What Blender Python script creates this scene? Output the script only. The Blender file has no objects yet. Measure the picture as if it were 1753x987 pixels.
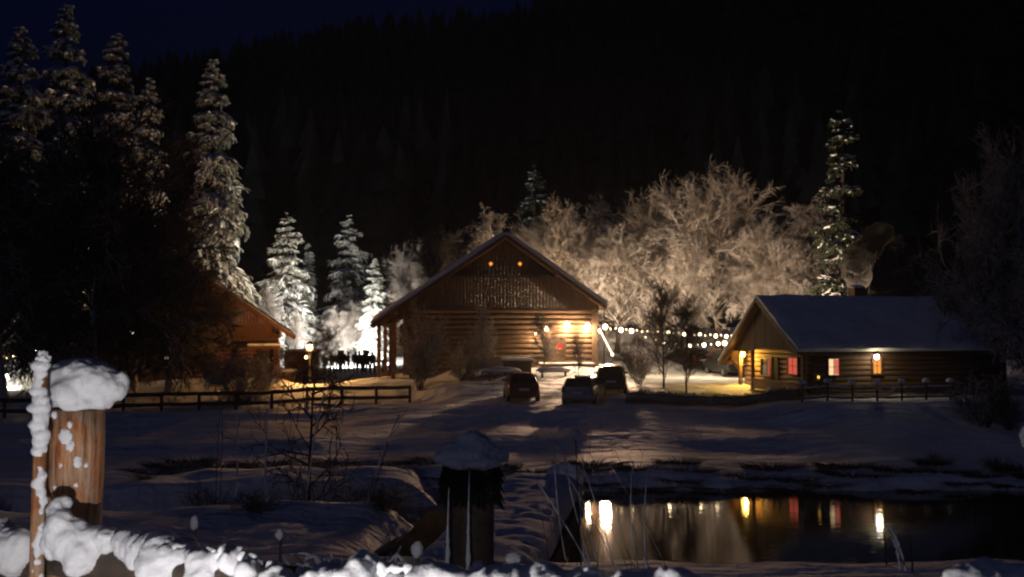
import bpy, bmesh, math, random
import numpy as np
from mathutils import Vector, Matrix, noise
R = math.radians
PI = math.pi
SC = bpy.context.scene
COL = SC.collection

# ------------------------------------------------------------------ camera, sky, light, exposure
F = 1880.0
CAMZ = 6.0
cam_d = bpy.data.cameras.new('camera'); cam = bpy.data.objects.new('camera', cam_d); COL.objects.link(cam)
cam.location = (0, 0, CAMZ)
cam.rotation_euler = (R(90) + math.atan(60.5 / F), 0, 0)
cam_d.sensor_width = 36.0
cam_d.lens = 36.0 * F / 1753.0
cam_d.clip_start = 0.05
cam_d.clip_end = 4000
cam_d.dof.use_dof = True
cam_d.dof.focus_distance = 8.0
cam_d.dof.aperture_fstop = 4.6
SC.camera = cam

world = bpy.data.worlds.new('World'); SC.world = world
world.use_nodes = True
wn = world.node_tree; wn.nodes.clear()
sky = wn.nodes.new('ShaderNodeTexSky'); sky.sky_type = 'NISHITA'; sky.sun_disc = False
sky.sun_elevation = R(-3.0); sky.sun_rotation = R(200); sky.altitude = 800; sky.air_density = 1.0; sky.dust_density = 0.3; sky.ozone_density = 3.0
mul = wn.nodes.new('ShaderNodeMix'); mul.data_type = 'RGBA'; mul.blend_type = 'MULTIPLY'; mul.inputs[0].default_value = 1.0
mul.inputs[7].default_value = (0.20, 0.80, 1.75, 1)
bg = wn.nodes.new('ShaderNodeBackground'); bg.inputs[1].default_value = 0.10
wo = wn.nodes.new('ShaderNodeOutputWorld')
wn.links.new(sky.outputs[0], mul.inputs[6]); wn.links.new(mul.outputs[2], bg.inputs[0]); wn.links.new(bg.outputs[0], wo.inputs[0])

moon_d = bpy.data.lights.new('moon', 'SUN'); moon = bpy.data.objects.new('moon', moon_d); COL.objects.link(moon)
moon_d.energy = 0.040; moon_d.angle = R(12); moon_d.color = (0.78, 0.82, 1.0)
moon.rotation_euler = (R(63), 0, R(-32))

SC.view_settings.view_transform = 'Standard'; SC.view_settings.look = 'None'
SC.view_settings.exposure = 0.0; SC.view_settings.gamma = 1.0; SC.view_settings.use_curve_mapping = False
SC.render.engine = 'CYCLES'
SC.cycles.use_denoising = True
SC.cycles.max_bounces = 5; SC.cycles.diffuse_bounces = 2; SC.cycles.glossy_bounces = 3
SC.cycles.transmission_bounces = 3; SC.cycles.volume_bounces = 0; SC.cycles.transparent_max_bounces = 8
SC.cycles.sample_clamp_indirect = 4.0
SC.cycles.use_light_tree = True
SC.cycles.filter_width = 2.1
SC.cycles.caustics_reflective = False; SC.cycles.caustics_refractive = False

# ------------------------------------------------------------------ helpers
def W(px, py, D):
    """a point of the place from its bearing, height angle and distance"""
    return Vector(((px - 876.5) / F * D, D, CAMZ + (554 - py) / F * D))

def sstep(a, b, x):
    t = np.clip((np.asarray(x, float) - a) / (b - a), 0, 1)
    return t * t * (3 - 2 * t)

class MB:
    def __init__(s): s.v = []; s.f = []; s.m = []; s.n = 0
    def add(s, v, f, mi=0):
        v = np.asarray(v, float).reshape(-1, 3)
        for a in (f if isinstance(f, list) else [f]):
            a = np.asarray(a, dtype=np.int64)
            if len(a):
                s.f.append(a + s.n); s.m.append(np.full(len(a), mi, dtype=np.int32))
        s.v.append(v); s.n += len(v)
        return s
    def box(s, x0, x1, y0, y1, z0, z1, mi=0, M=None):
        v = np.array([(x, y, z) for x in (x0, x1) for y in (y0, y1) for z in (z0, z1)], float)
        if M is not None: v = np.array([M @ Vector(p) for p in v])
        f = [(0, 1, 3, 2), (4, 6, 7, 5), (0, 4, 5, 1), (2, 3, 7, 6), (0, 2, 6, 4), (1, 5, 7, 3)]
        return s.add(v, np.array(f), mi)
    def bar(s, a, b, w, h, mi=0):
        a = Vector(a); b = Vector(b); d = b - a; L = d.length
        q = d.to_track_quat('Y', 'Z').to_matrix().to_4x4(); q.translation = a
        return s.box(-w / 2, w / 2, 0, L, -h / 2, h / 2, mi, q)
    def tubes(s, P, Rd, n=4, mi=0, cap=False, flat=1.0):
        """P [b,k,3] polylines, Rd [b,k] radii"""
        P = np.asarray(P, float); Rd = np.asarray(Rd, float); b, k, _ = P.shape
        T = np.gradient(P, axis=1); T /= (np.linalg.norm(T, axis=2, keepdims=True) + 1e-9)
        avg = T.mean(axis=1); ref = np.where(np.abs(avg[:, 2:3]) > 0.8, np.array([[1., 0, 0]]), np.array([[0., 0, 1]]))
        ref = np.repeat(ref[:, None, :], k, 1)
        A = np.cross(T, ref); A /= (np.linalg.norm(A, axis=2, keepdims=True) + 1e-9)
        B = np.cross(A, T)
        ang = np.arange(n) * 2 * PI / n
        ring = P[:, :, None, :] + Rd[:, :, None, None] * (A[:, :, None, :] * np.cos(ang)[None, None, :, None] + flat * B[:, :, None, :] * np.sin(ang)[None, None, :, None])
        idx = np.arange(b * k * n).reshape(b, k, n)
        q = np.stack([idx[:, :-1, :], np.roll(idx, -1, 2)[:, :-1, :], np.roll(idx, -1, 2)[:, 1:, :], idx[:, 1:, :]], -1).reshape(-1, 4)
        fs = [q]
        if cap:
            fs.append(idx[:, 0, ::-1].reshape(-1, n)); fs.append(idx[:, -1, :].reshape(-1, n))
        return s.add(ring.reshape(-1, 3), fs, mi)
    def cyl(s, a, b, r0, r1=None, n=12, mi=0):
        r1 = r0 if r1 is None else r1
        return s.tubes(np.array([[a, b]], float), np.array([[r0, r1]]), n, mi, cap=True)
    def grid(s, P, mi=0):
        P = np.asarray(P, float); a, b, _ = P.shape
        i = np.arange(a * b).reshape(a, b)
        return s.add(P.reshape(-1, 3), np.stack([i[:-1, :-1], i[1:, :-1], i[1:, 1:], i[:-1, 1:]], -1).reshape(-1, 4), mi)
    def poly(s, pts, mi=0):
        return s.add(np.array(pts, float), np.arange(len(pts))[None, :], mi)
    def prism(s, pts, d, mi=0):
        """flat outline pushed along vector d"""
        n = len(pts); a = np.array(pts, float); b = a + np.array(d, float)
        i = np.arange(n); j = (i + 1) % n
        return s.add(np.vstack([a, b]), [i[None, ::-1], (i + n)[None, :], np.stack([i, j, j + n, i + n], -1)], mi)
    def mesh(s, name, mats, smooth=False):
        me = bpy.data.meshes.new(name)
        v = np.vstack(s.v); me.vertices.add(len(v)); me.vertices.foreach_set('co', v.ravel())
        sizes = np.concatenate([np.full(len(a), a.shape[1]) for a in s.f]); loops = np.concatenate([a.ravel() for a in s.f])
        me.loops.add(len(loops)); me.loops.foreach_set('vertex_index', loops.astype(np.int32))
        me.polygons.add(len(sizes)); starts = np.concatenate([[0], np.cumsum(sizes)[:-1]])
        me.polygons.foreach_set('loop_start', starts.astype(np.int32)); me.polygons.foreach_set('loop_total', sizes.astype(np.int32))
        me.polygons.foreach_set('material_index', np.concatenate(s.m))
        me.polygons.foreach_set('use_smooth', np.full(len(sizes), smooth))
        for m in (mats if isinstance(mats, (list, tuple)) else [mats]): me.materials.append(m)
        me.update(); me.validate()
        return me
    def build(s, name, mats, parent=None, smooth=False, loc=None):
        return link(name, s.mesh(name, mats, smooth), parent, loc)

def link(name, me, parent=None, loc=None):
    o = bpy.data.objects.new(name, me); COL.objects.link(o)
    if parent is not None: o.parent = parent
    if loc is not None: o.location = loc
    return o
def tag(o, label=None, cat=None, group=None, kind=None):
    for k, v in (('label', label), ('category', cat), ('group', group), ('kind', kind)):
        if v: o[k] = v
    return o
def thing(name, label, cat, loc=(0, 0, 0), rz=0.0, group=None):
    o = bpy.data.objects.new(name, None); COL.objects.link(o); o.empty_display_size = 0.2
    o.location = loc; o.rotation_euler = (0, 0, rz)
    return tag(o, label, cat, group)
def dup(root, loc=None, rz=None, scale=None, label=None, group=None):
    r = root.copy(); COL.objects.link(r)
    if loc is not None: r.location = loc
    if rz is not None: r.rotation_euler = (0, 0, rz)
    if scale is not None: r.scale = scale
    if label: r['label'] = label
    if group: r['group'] = group
    for ch in list(root.children):
        c = ch.copy(); COL.objects.link(c); c.parent = r
        for g in list(ch.children):
            d = g.copy(); COL.objects.link(d); d.parent = c
    return r

def blob_mesh(name, mat, rad, seed=0, sub=4, amp=0.15, freq=2.5, flat=None, fine=0.03, ff=9.0):
    """a lump of settled snow: an icosphere pushed about by noise"""
    bm = bmesh.new(); bmesh.ops.create_icosphere(bm, subdivisions=sub, radius=1.0)
    off = Vector((seed * 7.3, seed * 3.1, seed * 5.7))
    for v in bm.verts:
        d = v.co.normalized()
        n1 = noise.fractal(d * freq + off, 1.0, 2.0, 3); n2 = noise.noise(d * ff + off)
        k = 1 + amp * n1 * 1.4 + fine * n2
        c = Vector((d.x * rad[0], d.y * rad[1], d.z * rad[2])) * k
        if flat is not None and c.z < flat: c.z = flat + (c.z - flat) * 0.22
        v.co = c
    me = bpy.data.meshes.new(name); bm.to_mesh(me); bm.free()
    for p in me.polygons: p.use_smooth = True
    me.materials.append(mat)
    return me

# ------------------------------------------------------------------ materials
def new_mat(name):
    m = bpy.data.materials.new(name); m.use_nodes = True; nt = m.node_tree; nt.nodes.clear()
    out = nt.nodes.new('ShaderNodeOutputMaterial'); b = nt.nodes.new('ShaderNodeBsdfPrincipled')
    nt.links.new(b.outputs[0], out.inputs[0])
    return m, nt, b, out
def nz_node(nt, scale, detail=3.0, rough=0.55, coord='Object', sc=(1, 1, 1)):
    tc = nt.nodes.new('ShaderNodeTexCoord'); mp = nt.nodes.new('ShaderNodeMapping'); n = nt.nodes.new('ShaderNodeTexNoise')
    mp.inputs['Scale'].default_value = sc
    n.inputs['Scale'].default_value = scale; n.inputs['Detail'].default_value = detail; n.inputs['Roughness'].default_value = rough
    nt.links.new(tc.outputs[coord], mp.inputs[0]); nt.links.new(mp.outputs[0], n.inputs['Vector'])
    return n
def ramp(nt, src, stops):
    r = nt.nodes.new('ShaderNodeValToRGB')
    el = r.color_ramp.elements
    while len(el) > 1: el.remove(el[-1])
    el[0].position = stops[0][0]; el[0].color = (*stops[0][1], 1)
    for p, c in stops[1:]:
        e = el.new(p); e.color = (*c, 1)
    nt.links.new(src, r.inputs[0]); return r
def bump(nt, b, src, strength, dist):
    bp = nt.nodes.new('ShaderNodeBump'); bp.inputs['Strength'].default_value = strength; bp.inputs['Distance'].default_value = dist
    nt.links.new(src, bp.inputs['Height']); nt.links.new(bp.outputs[0], b.inputs['Normal']); return bp
def simple(name, c1, c2=None, scale=6.0, rough=0.7, bs=0.0, bd=0.02, sc=(1, 1, 1), metal=0.0, coord='Object', lo=0.35, hi=0.65):
    m, nt, b, out = new_mat(name)
    c2 = c2 or c1
    n = nz_node(nt, scale, 5.0, 0.6, coord, sc)
    r = ramp(nt, n.outputs[0], [(lo, c1), (hi, c2)])
    nt.links.new(r.outputs[0], b.inputs['Base Color'])
    b.inputs['Roughness'].default_value = rough; b.inputs['Metallic'].default_value = metal
    if bs: bump(nt, b, n.outputs[0], bs, bd)
    return m
def emit(name, col, strength):
    m = bpy.data.materials.new(name); m.use_nodes = True; nt = m.node_tree; nt.nodes.clear()
    out = nt.nodes.new('ShaderNodeOutputMaterial'); e = nt.nodes.new('ShaderNodeEmission')
    e.inputs[0].default_value = (*col, 1); e.inputs[1].default_value = strength
    nt.links.new(e.outputs[0], out.inputs[0]); return m
def frosted(name, bark, snow, lo, hi, nscale=3.0, rough=0.8, spread=0.9):
    """bark or needles with hoarfrost and snow lying on whatever faces up"""
    m, nt, b, out = new_mat(name)
    g = nt.nodes.new('ShaderNodeNewGeometry'); sp = nt.nodes.new('ShaderNodeSeparateXYZ'); nt.links.new(g.outputs['Normal'], sp.inputs[0])
    n = nz_node(nt, nscale, 3.0)
    ma = nt.nodes.new('ShaderNodeMath'); ma.operation = 'MULTIPLY_ADD'; ma.inputs[1].default_value = spread; nt.links.new(n.outputs[0], ma.inputs[0]); nt.links.new(sp.outputs[2], ma.inputs[2])
    mr = nt.nodes.new('ShaderNodeMapRange'); mr.inputs[1].default_value = lo + spread * .5; mr.inputs[2].default_value = hi + spread * .5; nt.links.new(ma.outputs[0], mr.inputs[0])
    r = ramp(nt, mr.outputs[0], [(0, bark), (1, snow)])
    nt.links.new(r.outputs[0], b.inputs['Base Color']); b.inputs['Roughness'].default_value = rough
    b.inputs['Specular IOR Level'].default_value = 0.2
    return m

def snow_mat(name, fine=60.0, fs=0.35, fd=0.01, coarse=6.0, cs=0.3, cd=0.05, col=(0.80, 0.82, 0.86), sc=(1, 1, 1)):
    m, nt, b, out = new_mat(name)
    n = nz_node(nt, coarse, 4.0, 0.6, 'Object', sc); n2 = nz_node(nt, fine, 3.0, 0.6)
    r = ramp(nt, n.outputs[0], [(0.3, tuple(c * 0.9 for c in col)), (0.7, col)])
    nt.links.new(r.outputs[0], b.inputs['Base Color'])
    b1 = nt.nodes.new('ShaderNodeBump'); b1.inputs['Strength'].default_value = cs; b1.inputs['Distance'].default_value = cd
    nt.links.new(n.outputs[0], b1.inputs['Height'])
    b2 = nt.nodes.new('ShaderNodeBump'); b2.inputs['Strength'].default_value = fs; b2.inputs['Distance'].default_value = fd
    nt.links.new(n2.outputs[0], b2.inputs['Height']); nt.links.new(b1.outputs[0], b2.inputs['Normal']); nt.links.new(b2.outputs[0], b.inputs['Normal'])
    b.inputs['Roughness'].default_value = 0.75; b.inputs['Specular IOR Level'].default_value = 0.25
    return m

M = {}
M['snow'] = snow_mat('snow', fine=9, fs=.4, fd=.05, coarse=1.2, cs=.3, cd=.15)
M['snow_near'] = snow_mat('snow_near', fine=140, fs=.6, fd=.004, coarse=28, cs=.35, cd=.010)
M['snow_ground'] = snow_mat('snow_ground', fine=2.2, fs=.55, fd=.35, coarse=.32, cs=.7, cd=1.6, sc=(.30, 1.0, 1), col=(.78, .80, .85))
M['roof_snow'] = snow_mat('roof_snow', fine=4, fs=.25, fd=.08, coarse=.5, cs=.25, cd=.3)
M['bark'] = frosted('bark', (.045, .035, .028), (.55, .53, .52), .25, .9)
M['frost'] = frosted('frost', (.08, .06, .045), (.82, .79, .77), -.20, .60)
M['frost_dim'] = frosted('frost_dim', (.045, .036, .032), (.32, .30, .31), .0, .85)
M['bare'] = frosted('bare', (.04, .03, .022), (.45, .42, .42), .25, 1.0)
M['needle'] = frosted('needle', (.03, .04, .022), (.66, .66, .64), -.45, .65)
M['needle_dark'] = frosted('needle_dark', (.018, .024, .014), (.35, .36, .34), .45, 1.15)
M['log'] = simple('log', (.10, .055, .028), (.22, .125, .065), 2.2, .75, .35, .03, (.4, 6, 6))
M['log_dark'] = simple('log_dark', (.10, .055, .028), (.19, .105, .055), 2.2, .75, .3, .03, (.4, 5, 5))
M['board'] = simple('board', (.085, .047, .026), (.16, .09, .05), 3.0, .8, .35, .02, (6, 6, .25))
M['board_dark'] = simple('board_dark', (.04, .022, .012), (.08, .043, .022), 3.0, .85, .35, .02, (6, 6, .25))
M['board_red'] = simple('board_red', (.085, .032, .018), (.15, .065, .034), 3.0, .8, .3, .02, (6, 6, .25))
M['beam'] = simple('beam', (.09, .05, .03), (.17, .10, .055), 4, .75, .3, .02)
M['void'] = simple('void', (.012, .010, .009), (.02, .016, .012), 3, .9)
M['fence'] = simple('fence', (.04, .03, .022), (.085, .06, .042), 8, .8, .3, .01, (1, 1, 1))
M['metal'] = simple('metal', (.03, .03, .032), (.05, .05, .05), 9, .5, metal=.6)
M['glass_dark'] = simple('glass_dark', (.012, .014, .017), (.02, .022, .025), 2, .12)
M['tyre'] = simple('tyre', (.018, .018, .018), (.03, .03, .03), 12, .85)
M['rim'] = simple('rim', (.25, .25, .26), (.35, .35, .36), 12, .35, metal=.8)
M['tail'] = simple('tail', (.22, .012, .010), (.30, .02, .015), 9, .2)
M['plate'] = simple('plate', (.55, .55, .52), (.62, .62, .6), 9, .4)
M['car_red'] = simple('car_red', (.10, .012, .014), (.12, .016, .016), 1.5, .28)
M['car_blue'] = simple('car_blue', (.13, .16, .24), (.16, .19, .28), 1.5, .28)
M['car_black'] = simple('car_black', (.014, .016, .020), (.022, .024, .028), 1.5, .25)
M['car_grey'] = simple('car_grey', (.05, .055, .06), (.07, .075, .08), 1.5, .25)
M['coat'] = simple('coat', (.018, .018, .022), (.035, .033, .035), 6, .85)
M['coat_brown'] = simple('coat_brown', (.05, .03, .022), (.07, .045, .03), 6, .85)
M['coat_pink'] = simple('coat_pink', (.55, .09, .16), (.65, .14, .22), 6, .8)
M['trouser'] = simple('trouser', (.018, .020, .028), (.03, .03, .04), 6, .85)
M['skin'] = simple('skin', (.45, .28, .2), (.52, .33, .25), 6, .6)
M['wool'] = simple('wool', (.12, .05, .04), (.2, .12, .1), 20, .9)
M['curtain'] = emit('curtain_lit', (1.0, .16, .10), .62)
M['pane_warm'] = emit('pane_warm', (1.0, .66, .36), 1.15)
M['pane_amber'] = emit('pane_amber', (1.0, .34, .06), 1.1)
M['pane_white'] = emit('pane_white', (1.0, .78, .52), 3.0)
M['bulb'] = emit('bulb_glow', (1.0, .74, .44), 22.0)
M['bulb_small'] = emit('bulb_small_glow', (1.0, .72, .42), 7.0)
M['bulb_yellow'] = emit('bulb_yellow_glow', (1.0, .62, .10), 22.0)
M['bulb_orange'] = emit('bulb_orange_glow', (1.0, .50, .16), 50.0)
M['bulb_white'] = emit('bulb_white_glow', (1.0, .93, .82), 30.0)
M['candle'] = emit('candle_glow', (1.0, .55, .08), 1.6)
M['star_red'] = emit('star_glow', (1.0, .03, .02), 1.3)

# post wood: peeled round log, orange heart and grey grain
def post_wood():
    m, nt, b, out = new_mat('post_wood')
    n = nz_node(nt, 6, 8, .75, 'Object', (9, 9, .8)); n2 = nz_node(nt, 9, 5, .7, 'Object', (1, 1, .7))
    r1 = ramp(nt, n.outputs[0], [(.36, (.10, .05, .025)), (.44, (.34, .20, .11)), (.55, (.46, .31, .20)), (.66, (.60, .48, .37))])
    r2 = ramp(nt, n2.outputs[0], [(.40, (.95, .95, 1)), (.52, (1, .62, .34)), (.62, (.80, .36, .16)), (.70, (.30, .11, .06))])
    mx = nt.nodes.new('ShaderNodeMix'); mx.data_type = 'RGBA'; mx.blend_type = 'MULTIPLY'; mx.inputs[0].default_value = .9
    nt.links.new(r1.outputs[0], mx.inputs[6]); nt.links.new(r2.outputs[0], mx.inputs[7]); nt.links.new(mx.outputs[2], b.inputs['Base Color'])
    b.inputs['Roughness'].default_value = .7; bump(nt, b, n.outputs[0], .8, .014); return m
M['post_wood'] = post_wood()

def water_mat():
    m, nt, b, out = new_mat('pond_water')
    b.inputs['Base Color'].default_value = (.006, .008, .010, 1); b.inputs['Roughness'].default_value = .035
    b.inputs['IOR'].default_value = 1.33; b.inputs['Specular IOR Level'].default_value = .5
    n = nz_node(nt, 1.6, 3, .55, 'Object', (.5, 2.6, 1)); bump(nt, b, n.outputs[0], .35, .009); return m
M['water'] = water_mat()

def forest_mat():
    m, nt, b, out = new_mat('far_forest')
    n = nz_node(nt, .12, 6, .7, 'Object'); n2 = nz_node(nt, .010, 4, .6, 'Object')
    r = ramp(nt, n.outputs[0], [(.4, (.008, .011, .012)), (.7, (.020, .024, .028))])
    r2 = ramp(nt, n2.outputs[0], [(.60, (0, 0, 0)), (.66, (1, 1, 1))])
    mx = nt.nodes.new('ShaderNodeMix'); mx.data_type = 'RGBA'; mx.inputs[7].default_value = (.16, .18, .22, 1)
    nt.links.new(r2.outputs[0], mx.inputs[0]); nt.links.new(r.outputs[0], mx.inputs[6]); nt.links.new(mx.outputs[2], b.inputs['Base Color'])
    b.inputs['Roughness'].default_value = .95; bump(nt, b, n.outputs[0], 1.0, 6.0); return m
M['hill'] = forest_mat()
M['far_tree'] = frosted('far_tree', (.008, .011, .012), (.03, .036, .042), .1, .9, .3)

# ------------------------------------------------------------------ ground
CP = [  # bearing px, height px, distance: read off where things stand on the snow
    (-300, 790, 44), (100, 790, 44), (500, 789, 44), (900, 786, 44), (1300, 786, 44), (1753, 787, 44), (2100, 787, 44),
    (-200, 752, 50), (150, 748, 50), (500, 742, 50), (900, 738, 50), (1300, 736, 50), (1753, 734, 50), (2100, 734, 50),
    (-200, 720, 56), (0, 716, 56), (350, 704, 58), (700, 690, 62), (895, 686, 58), (1000, 690, 57), (1050, 676, 60), (1230, 690, 57), (1400, 686, 54), (1560, 684, 55), (1753, 680, 56), (2100, 680, 56),
    (560, 665, 74), (620, 654, 80), (600, 637, 92), (640, 634, 94), (560, 634, 96),
    (430, 645, 72), (350, 655, 68), (200, 665, 66), (40, 664, 68), (-200, 670, 66), (300, 640, 85), (100, 635, 85),
    (800, 660, 64), (900, 645, 66), (1000, 640, 67), (780, 624, 71), (865, 624, 71), (980, 622, 71), (720, 650, 69), (700, 630, 80), (865, 608, 85),
    (1090, 655, 65), (1150, 645, 70), (1060, 612, 80), (1080, 590, 92), (1075, 566, 106), (1160, 600, 90), (1200, 572, 110),
    (1250, 655, 66), (1300, 640, 75), (1370, 676, 57), (1500, 676, 58), (1690, 675, 60), (1500, 640, 75), (1753, 650, 72), (2100, 650, 70),
    (1350, 590, 100), (1600, 590, 100), (900, 585, 105), (600, 612, 120), (500, 605, 118), (400, 610, 110), (200, 610, 110), (-200, 615, 110), (1900, 590, 105),
    (600, 560, 150), (300, 560, 150), (900, 545, 150), (1300, 540, 150), (1700, 540, 150), (0, 560, 150), (2100, 540, 150)]
CPW = np.array([tuple(W(*c)) for c in CP])
RPX = np.array([-900, -300, 0, 260, 400, 600, 850, 940, 1050, 1300, 1753, 2500]); RPY = 26 + np.array([300, 250, 190, 122, 88, 52, 34, 6, -45, -130, -210, -280])

def vnoise(x, y, s, seed):
    """smooth lattice noise, vectorised"""
    x = np.asarray(x, float) * s + seed * 13.7; y = np.asarray(y, float) * s + seed * 7.9
    xi = np.floor(x).astype(np.int64); yi = np.floor(y).astype(np.int64); fx = x - xi; fy = y - yi
    fx = fx * fx * (3 - 2 * fx); fy = fy * fy * (3 - 2 * fy)
    def h(a, b):
        k = (a * 374761393 + b * 668265263 + seed * 974711) & 0xffffffff
        k = ((k ^ (k >> 13)) * 1274126177) & 0xffffffff
        return ((k ^ (k >> 16)) & 0xffff) / 32767.5 - 1
    return (h(xi, yi) * (1 - fx) + h(xi + 1, yi) * fx) * (1 - fy) + (h(xi, yi + 1) * (1 - fx) + h(xi + 1, yi + 1) * fx) * fy

def shore_far(x): return 39.5 + .5 * vnoise(x, 0 * x, .35, 3) + .25 * vnoise(x, 0 * x, 1.1, 4) - .02 * np.clip(x - 4, 0, 30)
def shore_left(y): return -2.75 + (y - 34) * .03 + .5 * vnoise(y, 0 * y, .3, 9)

def gh(x, y):
    x = np.asarray(x, float); y = np.asarray(y, float); sh = np.broadcast(x, y).shape
    x = np.broadcast_to(x, sh).ravel(); y = np.broadcast_to(y, sh).ravel()
    num = np.zeros_like(x); den = np.zeros_like(x) + 1e-30
    for cx, cy, cz in CPW:
        d2 = (x - cx) ** 2 + (y - cy) ** 2
        w = 1 / (d2 + 1.5) ** 2 + 1e-12
        num += w * cz; den += w
    mid = num / den
    px = 876.5 + F * x / np.maximum(y, 30)
    # undulation of the drifted field
    mid = mid + (.10 * vnoise(x * .45, y, .33, 5) + .05 * vnoise(x * .5, y, .9, 6) + .03 * vnoise(x, y, 2.1, 8)) * sstep(43, 48, y)
    # hillside behind the village
    rz = CAMZ + (554 - np.interp(px, RPX, RPY)) / F * 620
    t = np.clip((y - 135) / (620 - 135), 0, 1)
    hill = mid * (1 - sstep(130, 170, y)) + sstep(130, 170, y) * (13 + (rz - 13) * t ** 1.05) + sstep(150, 260, y) * (9 * vnoise(x, y, .012, 11) + 3 * vnoise(x, y, .04, 12)) * (1 - .75 * t)
    for off in (-.8, .8):
        for cx, cy, sl, L in ((4.0, 54.3, .10, 9), (2.0, 55.2, -.06, 7), (9.0, 60.5, .75, 6)):
            dd = np.abs(y - (cy + off + sl * (x - cx) + .25 * np.sin(x * .5)))
            mid = mid - .085 * np.exp(-(dd / .22) ** 2) * np.exp(-((x - cx) / L) ** 4)
    mid = mid + .045 * vnoise(x, y, 1.3, 41) * sstep(54, 58, y) * (1 - sstep(80, 100, y))
    z = np.where(y > 130, hill, mid)
    # side the camera stands on
    lip = 10.3 + .5 * vnoise(x, 0 * x, .45, 21)
    nearz = 4.42 - .058 * np.clip(y, -5, 11) + .07 * vnoise(x, y, .5, 22) + .04 * vnoise(x, y, 1.6, 23)
    leftland = np.where(x > -2, .25, .85) + .30 * vnoise(x, y, .22, 24) + .14 * vnoise(x, y, .7, 25)
    low = np.where(y < 26, leftland, leftland)
    a = sstep(lip, lip + 3.6, y)
    zz = nearz * (1 - a) + low * a
    b = sstep(38.5, 43.5, y); z = np.where(y < 38.5, zz, zz * (1 - b) + z * b)
    # pond
    ins = np.minimum(np.minimum(shore_far(x) - y, y - (lip + 2.2)), (x - shore_left(y)) * .42)
    inlet = np.minimum(np.minimum(1.6 - np.abs(y - 33.5 - .12 * (x + 12)), -1.2 - x), x + 16)
    ins = np.maximum(ins, inlet)
    k = sstep(-.7, .5, ins)
    z = z * (1 - k) + (-.9) * k
    return z.reshape(sh)
def G(x, y): return float(gh(np.array([x]), np.array([y]))[0])
def onG(px, D, dz=0.0):
    x = (px - 876.5) / F * D
    return Vector((x, D, G(x, D) + dz))

def axis(lo, hi, fine0, fine1, step, grow):
    pts = list(np.arange(fine0, fine1, step)); s = step; p = fine0
    left = []
    while p > lo: s *= grow; p -= s; left.append(p)
    s = step; p = pts[-1]; right = []
    while p < hi: s *= grow; p += s; right.append(p)
    return np.array(left[::-1] + pts + right)
gx = axis(-700, 700, -32, 36, .26, 1.045)
gy = axis(-60, 760, 4, 84, .24, 1.035)
GX, GY = np.meshgrid(gx, gy, indexing='ij')
GZ = gh(GX, GY)
sel = gy < 131
i0 = int(np.argmax(gy > 132))
g1 = MB(); g1.grid(np.stack([GX, GY, GZ], -1)[:, :i0 + 1]); ground = g1.build('snow_ground', M['snow_ground'], smooth=True); tag(ground, kind='structure')
g2 = MB(); g2.grid(np.stack([GX, GY, GZ], -1)[:, i0:]); hills = g2.build('hills', M['hill'], smooth=True); tag(hills, kind='structure')
wb = MB(); wb.grid(np.array([[(x, y, 0.0) for y in (11, 45)] for x in (-40, 60)])); pond = wb.build('pond_water', M['water']); tag(pond, kind='structure')

# ------------------------------------------------------------------ trees
def children_of(rng, P, nper, t0, t1, ang, azi_mode, ratio, k, curl, up, shape=None):
    """grow nper branches from each polyline of P [b,m,3] -> [b*nper,k,3]"""
    b, m, _ = P.shape
    t = t0 + (t1 - t0) * (np.arange(nper)[None, :] + rng.random((b, nper))) / nper
    f = t * (m - 1); i = np.clip(f.astype(int), 0, m - 2); fr = (f - i)[..., None]
    bi = np.arange(b)[:, None]
    base = P[bi, i] * (1 - fr) + P[bi, i + 1] * fr
    T = P[bi, i + 1] - P[bi, i]; T /= np.linalg.norm(T, axis=2, keepdims=True) + 1e-9
    ref = rng.normal(size=T.shape)
    if azi_mode == 'flat': ref[..., 2] *= .35
    N = ref - (ref * T).sum(-1, keepdims=True) * T; N /= np.linalg.norm(N, axis=2, keepdims=True) + 1e-9
    a = ang * (0.75 + .5 * rng.random((b, nper)))[..., None]
    d = T * np.cos(a) + N * np.sin(a)
    plen = np.linalg.norm(np.diff(P, axis=1), axis=2).sum(1)[:, None]
    L = plen * ratio * (.65 + .6 * rng.random((b, nper)))
    if shape is not None: L = L * shape(t)
    d = d.reshape(-1, 3); base = base.reshape(-1, 3); L = L.reshape(-1)
    out = [base]; p = base
    for j in range(1, k):
        d = d + curl * rng.normal(size=d.shape) + np.array([0, 0, up]); d /= np.linalg.norm(d, axis=1, keepdims=True)
        p = p + d * (L / (k - 1))[:, None]; out.append(p)
    return np.stack(out, 1)

def taper(n, k, r0, r1): return np.tile(np.linspace(r0, r1, k), (n, 1))

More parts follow.
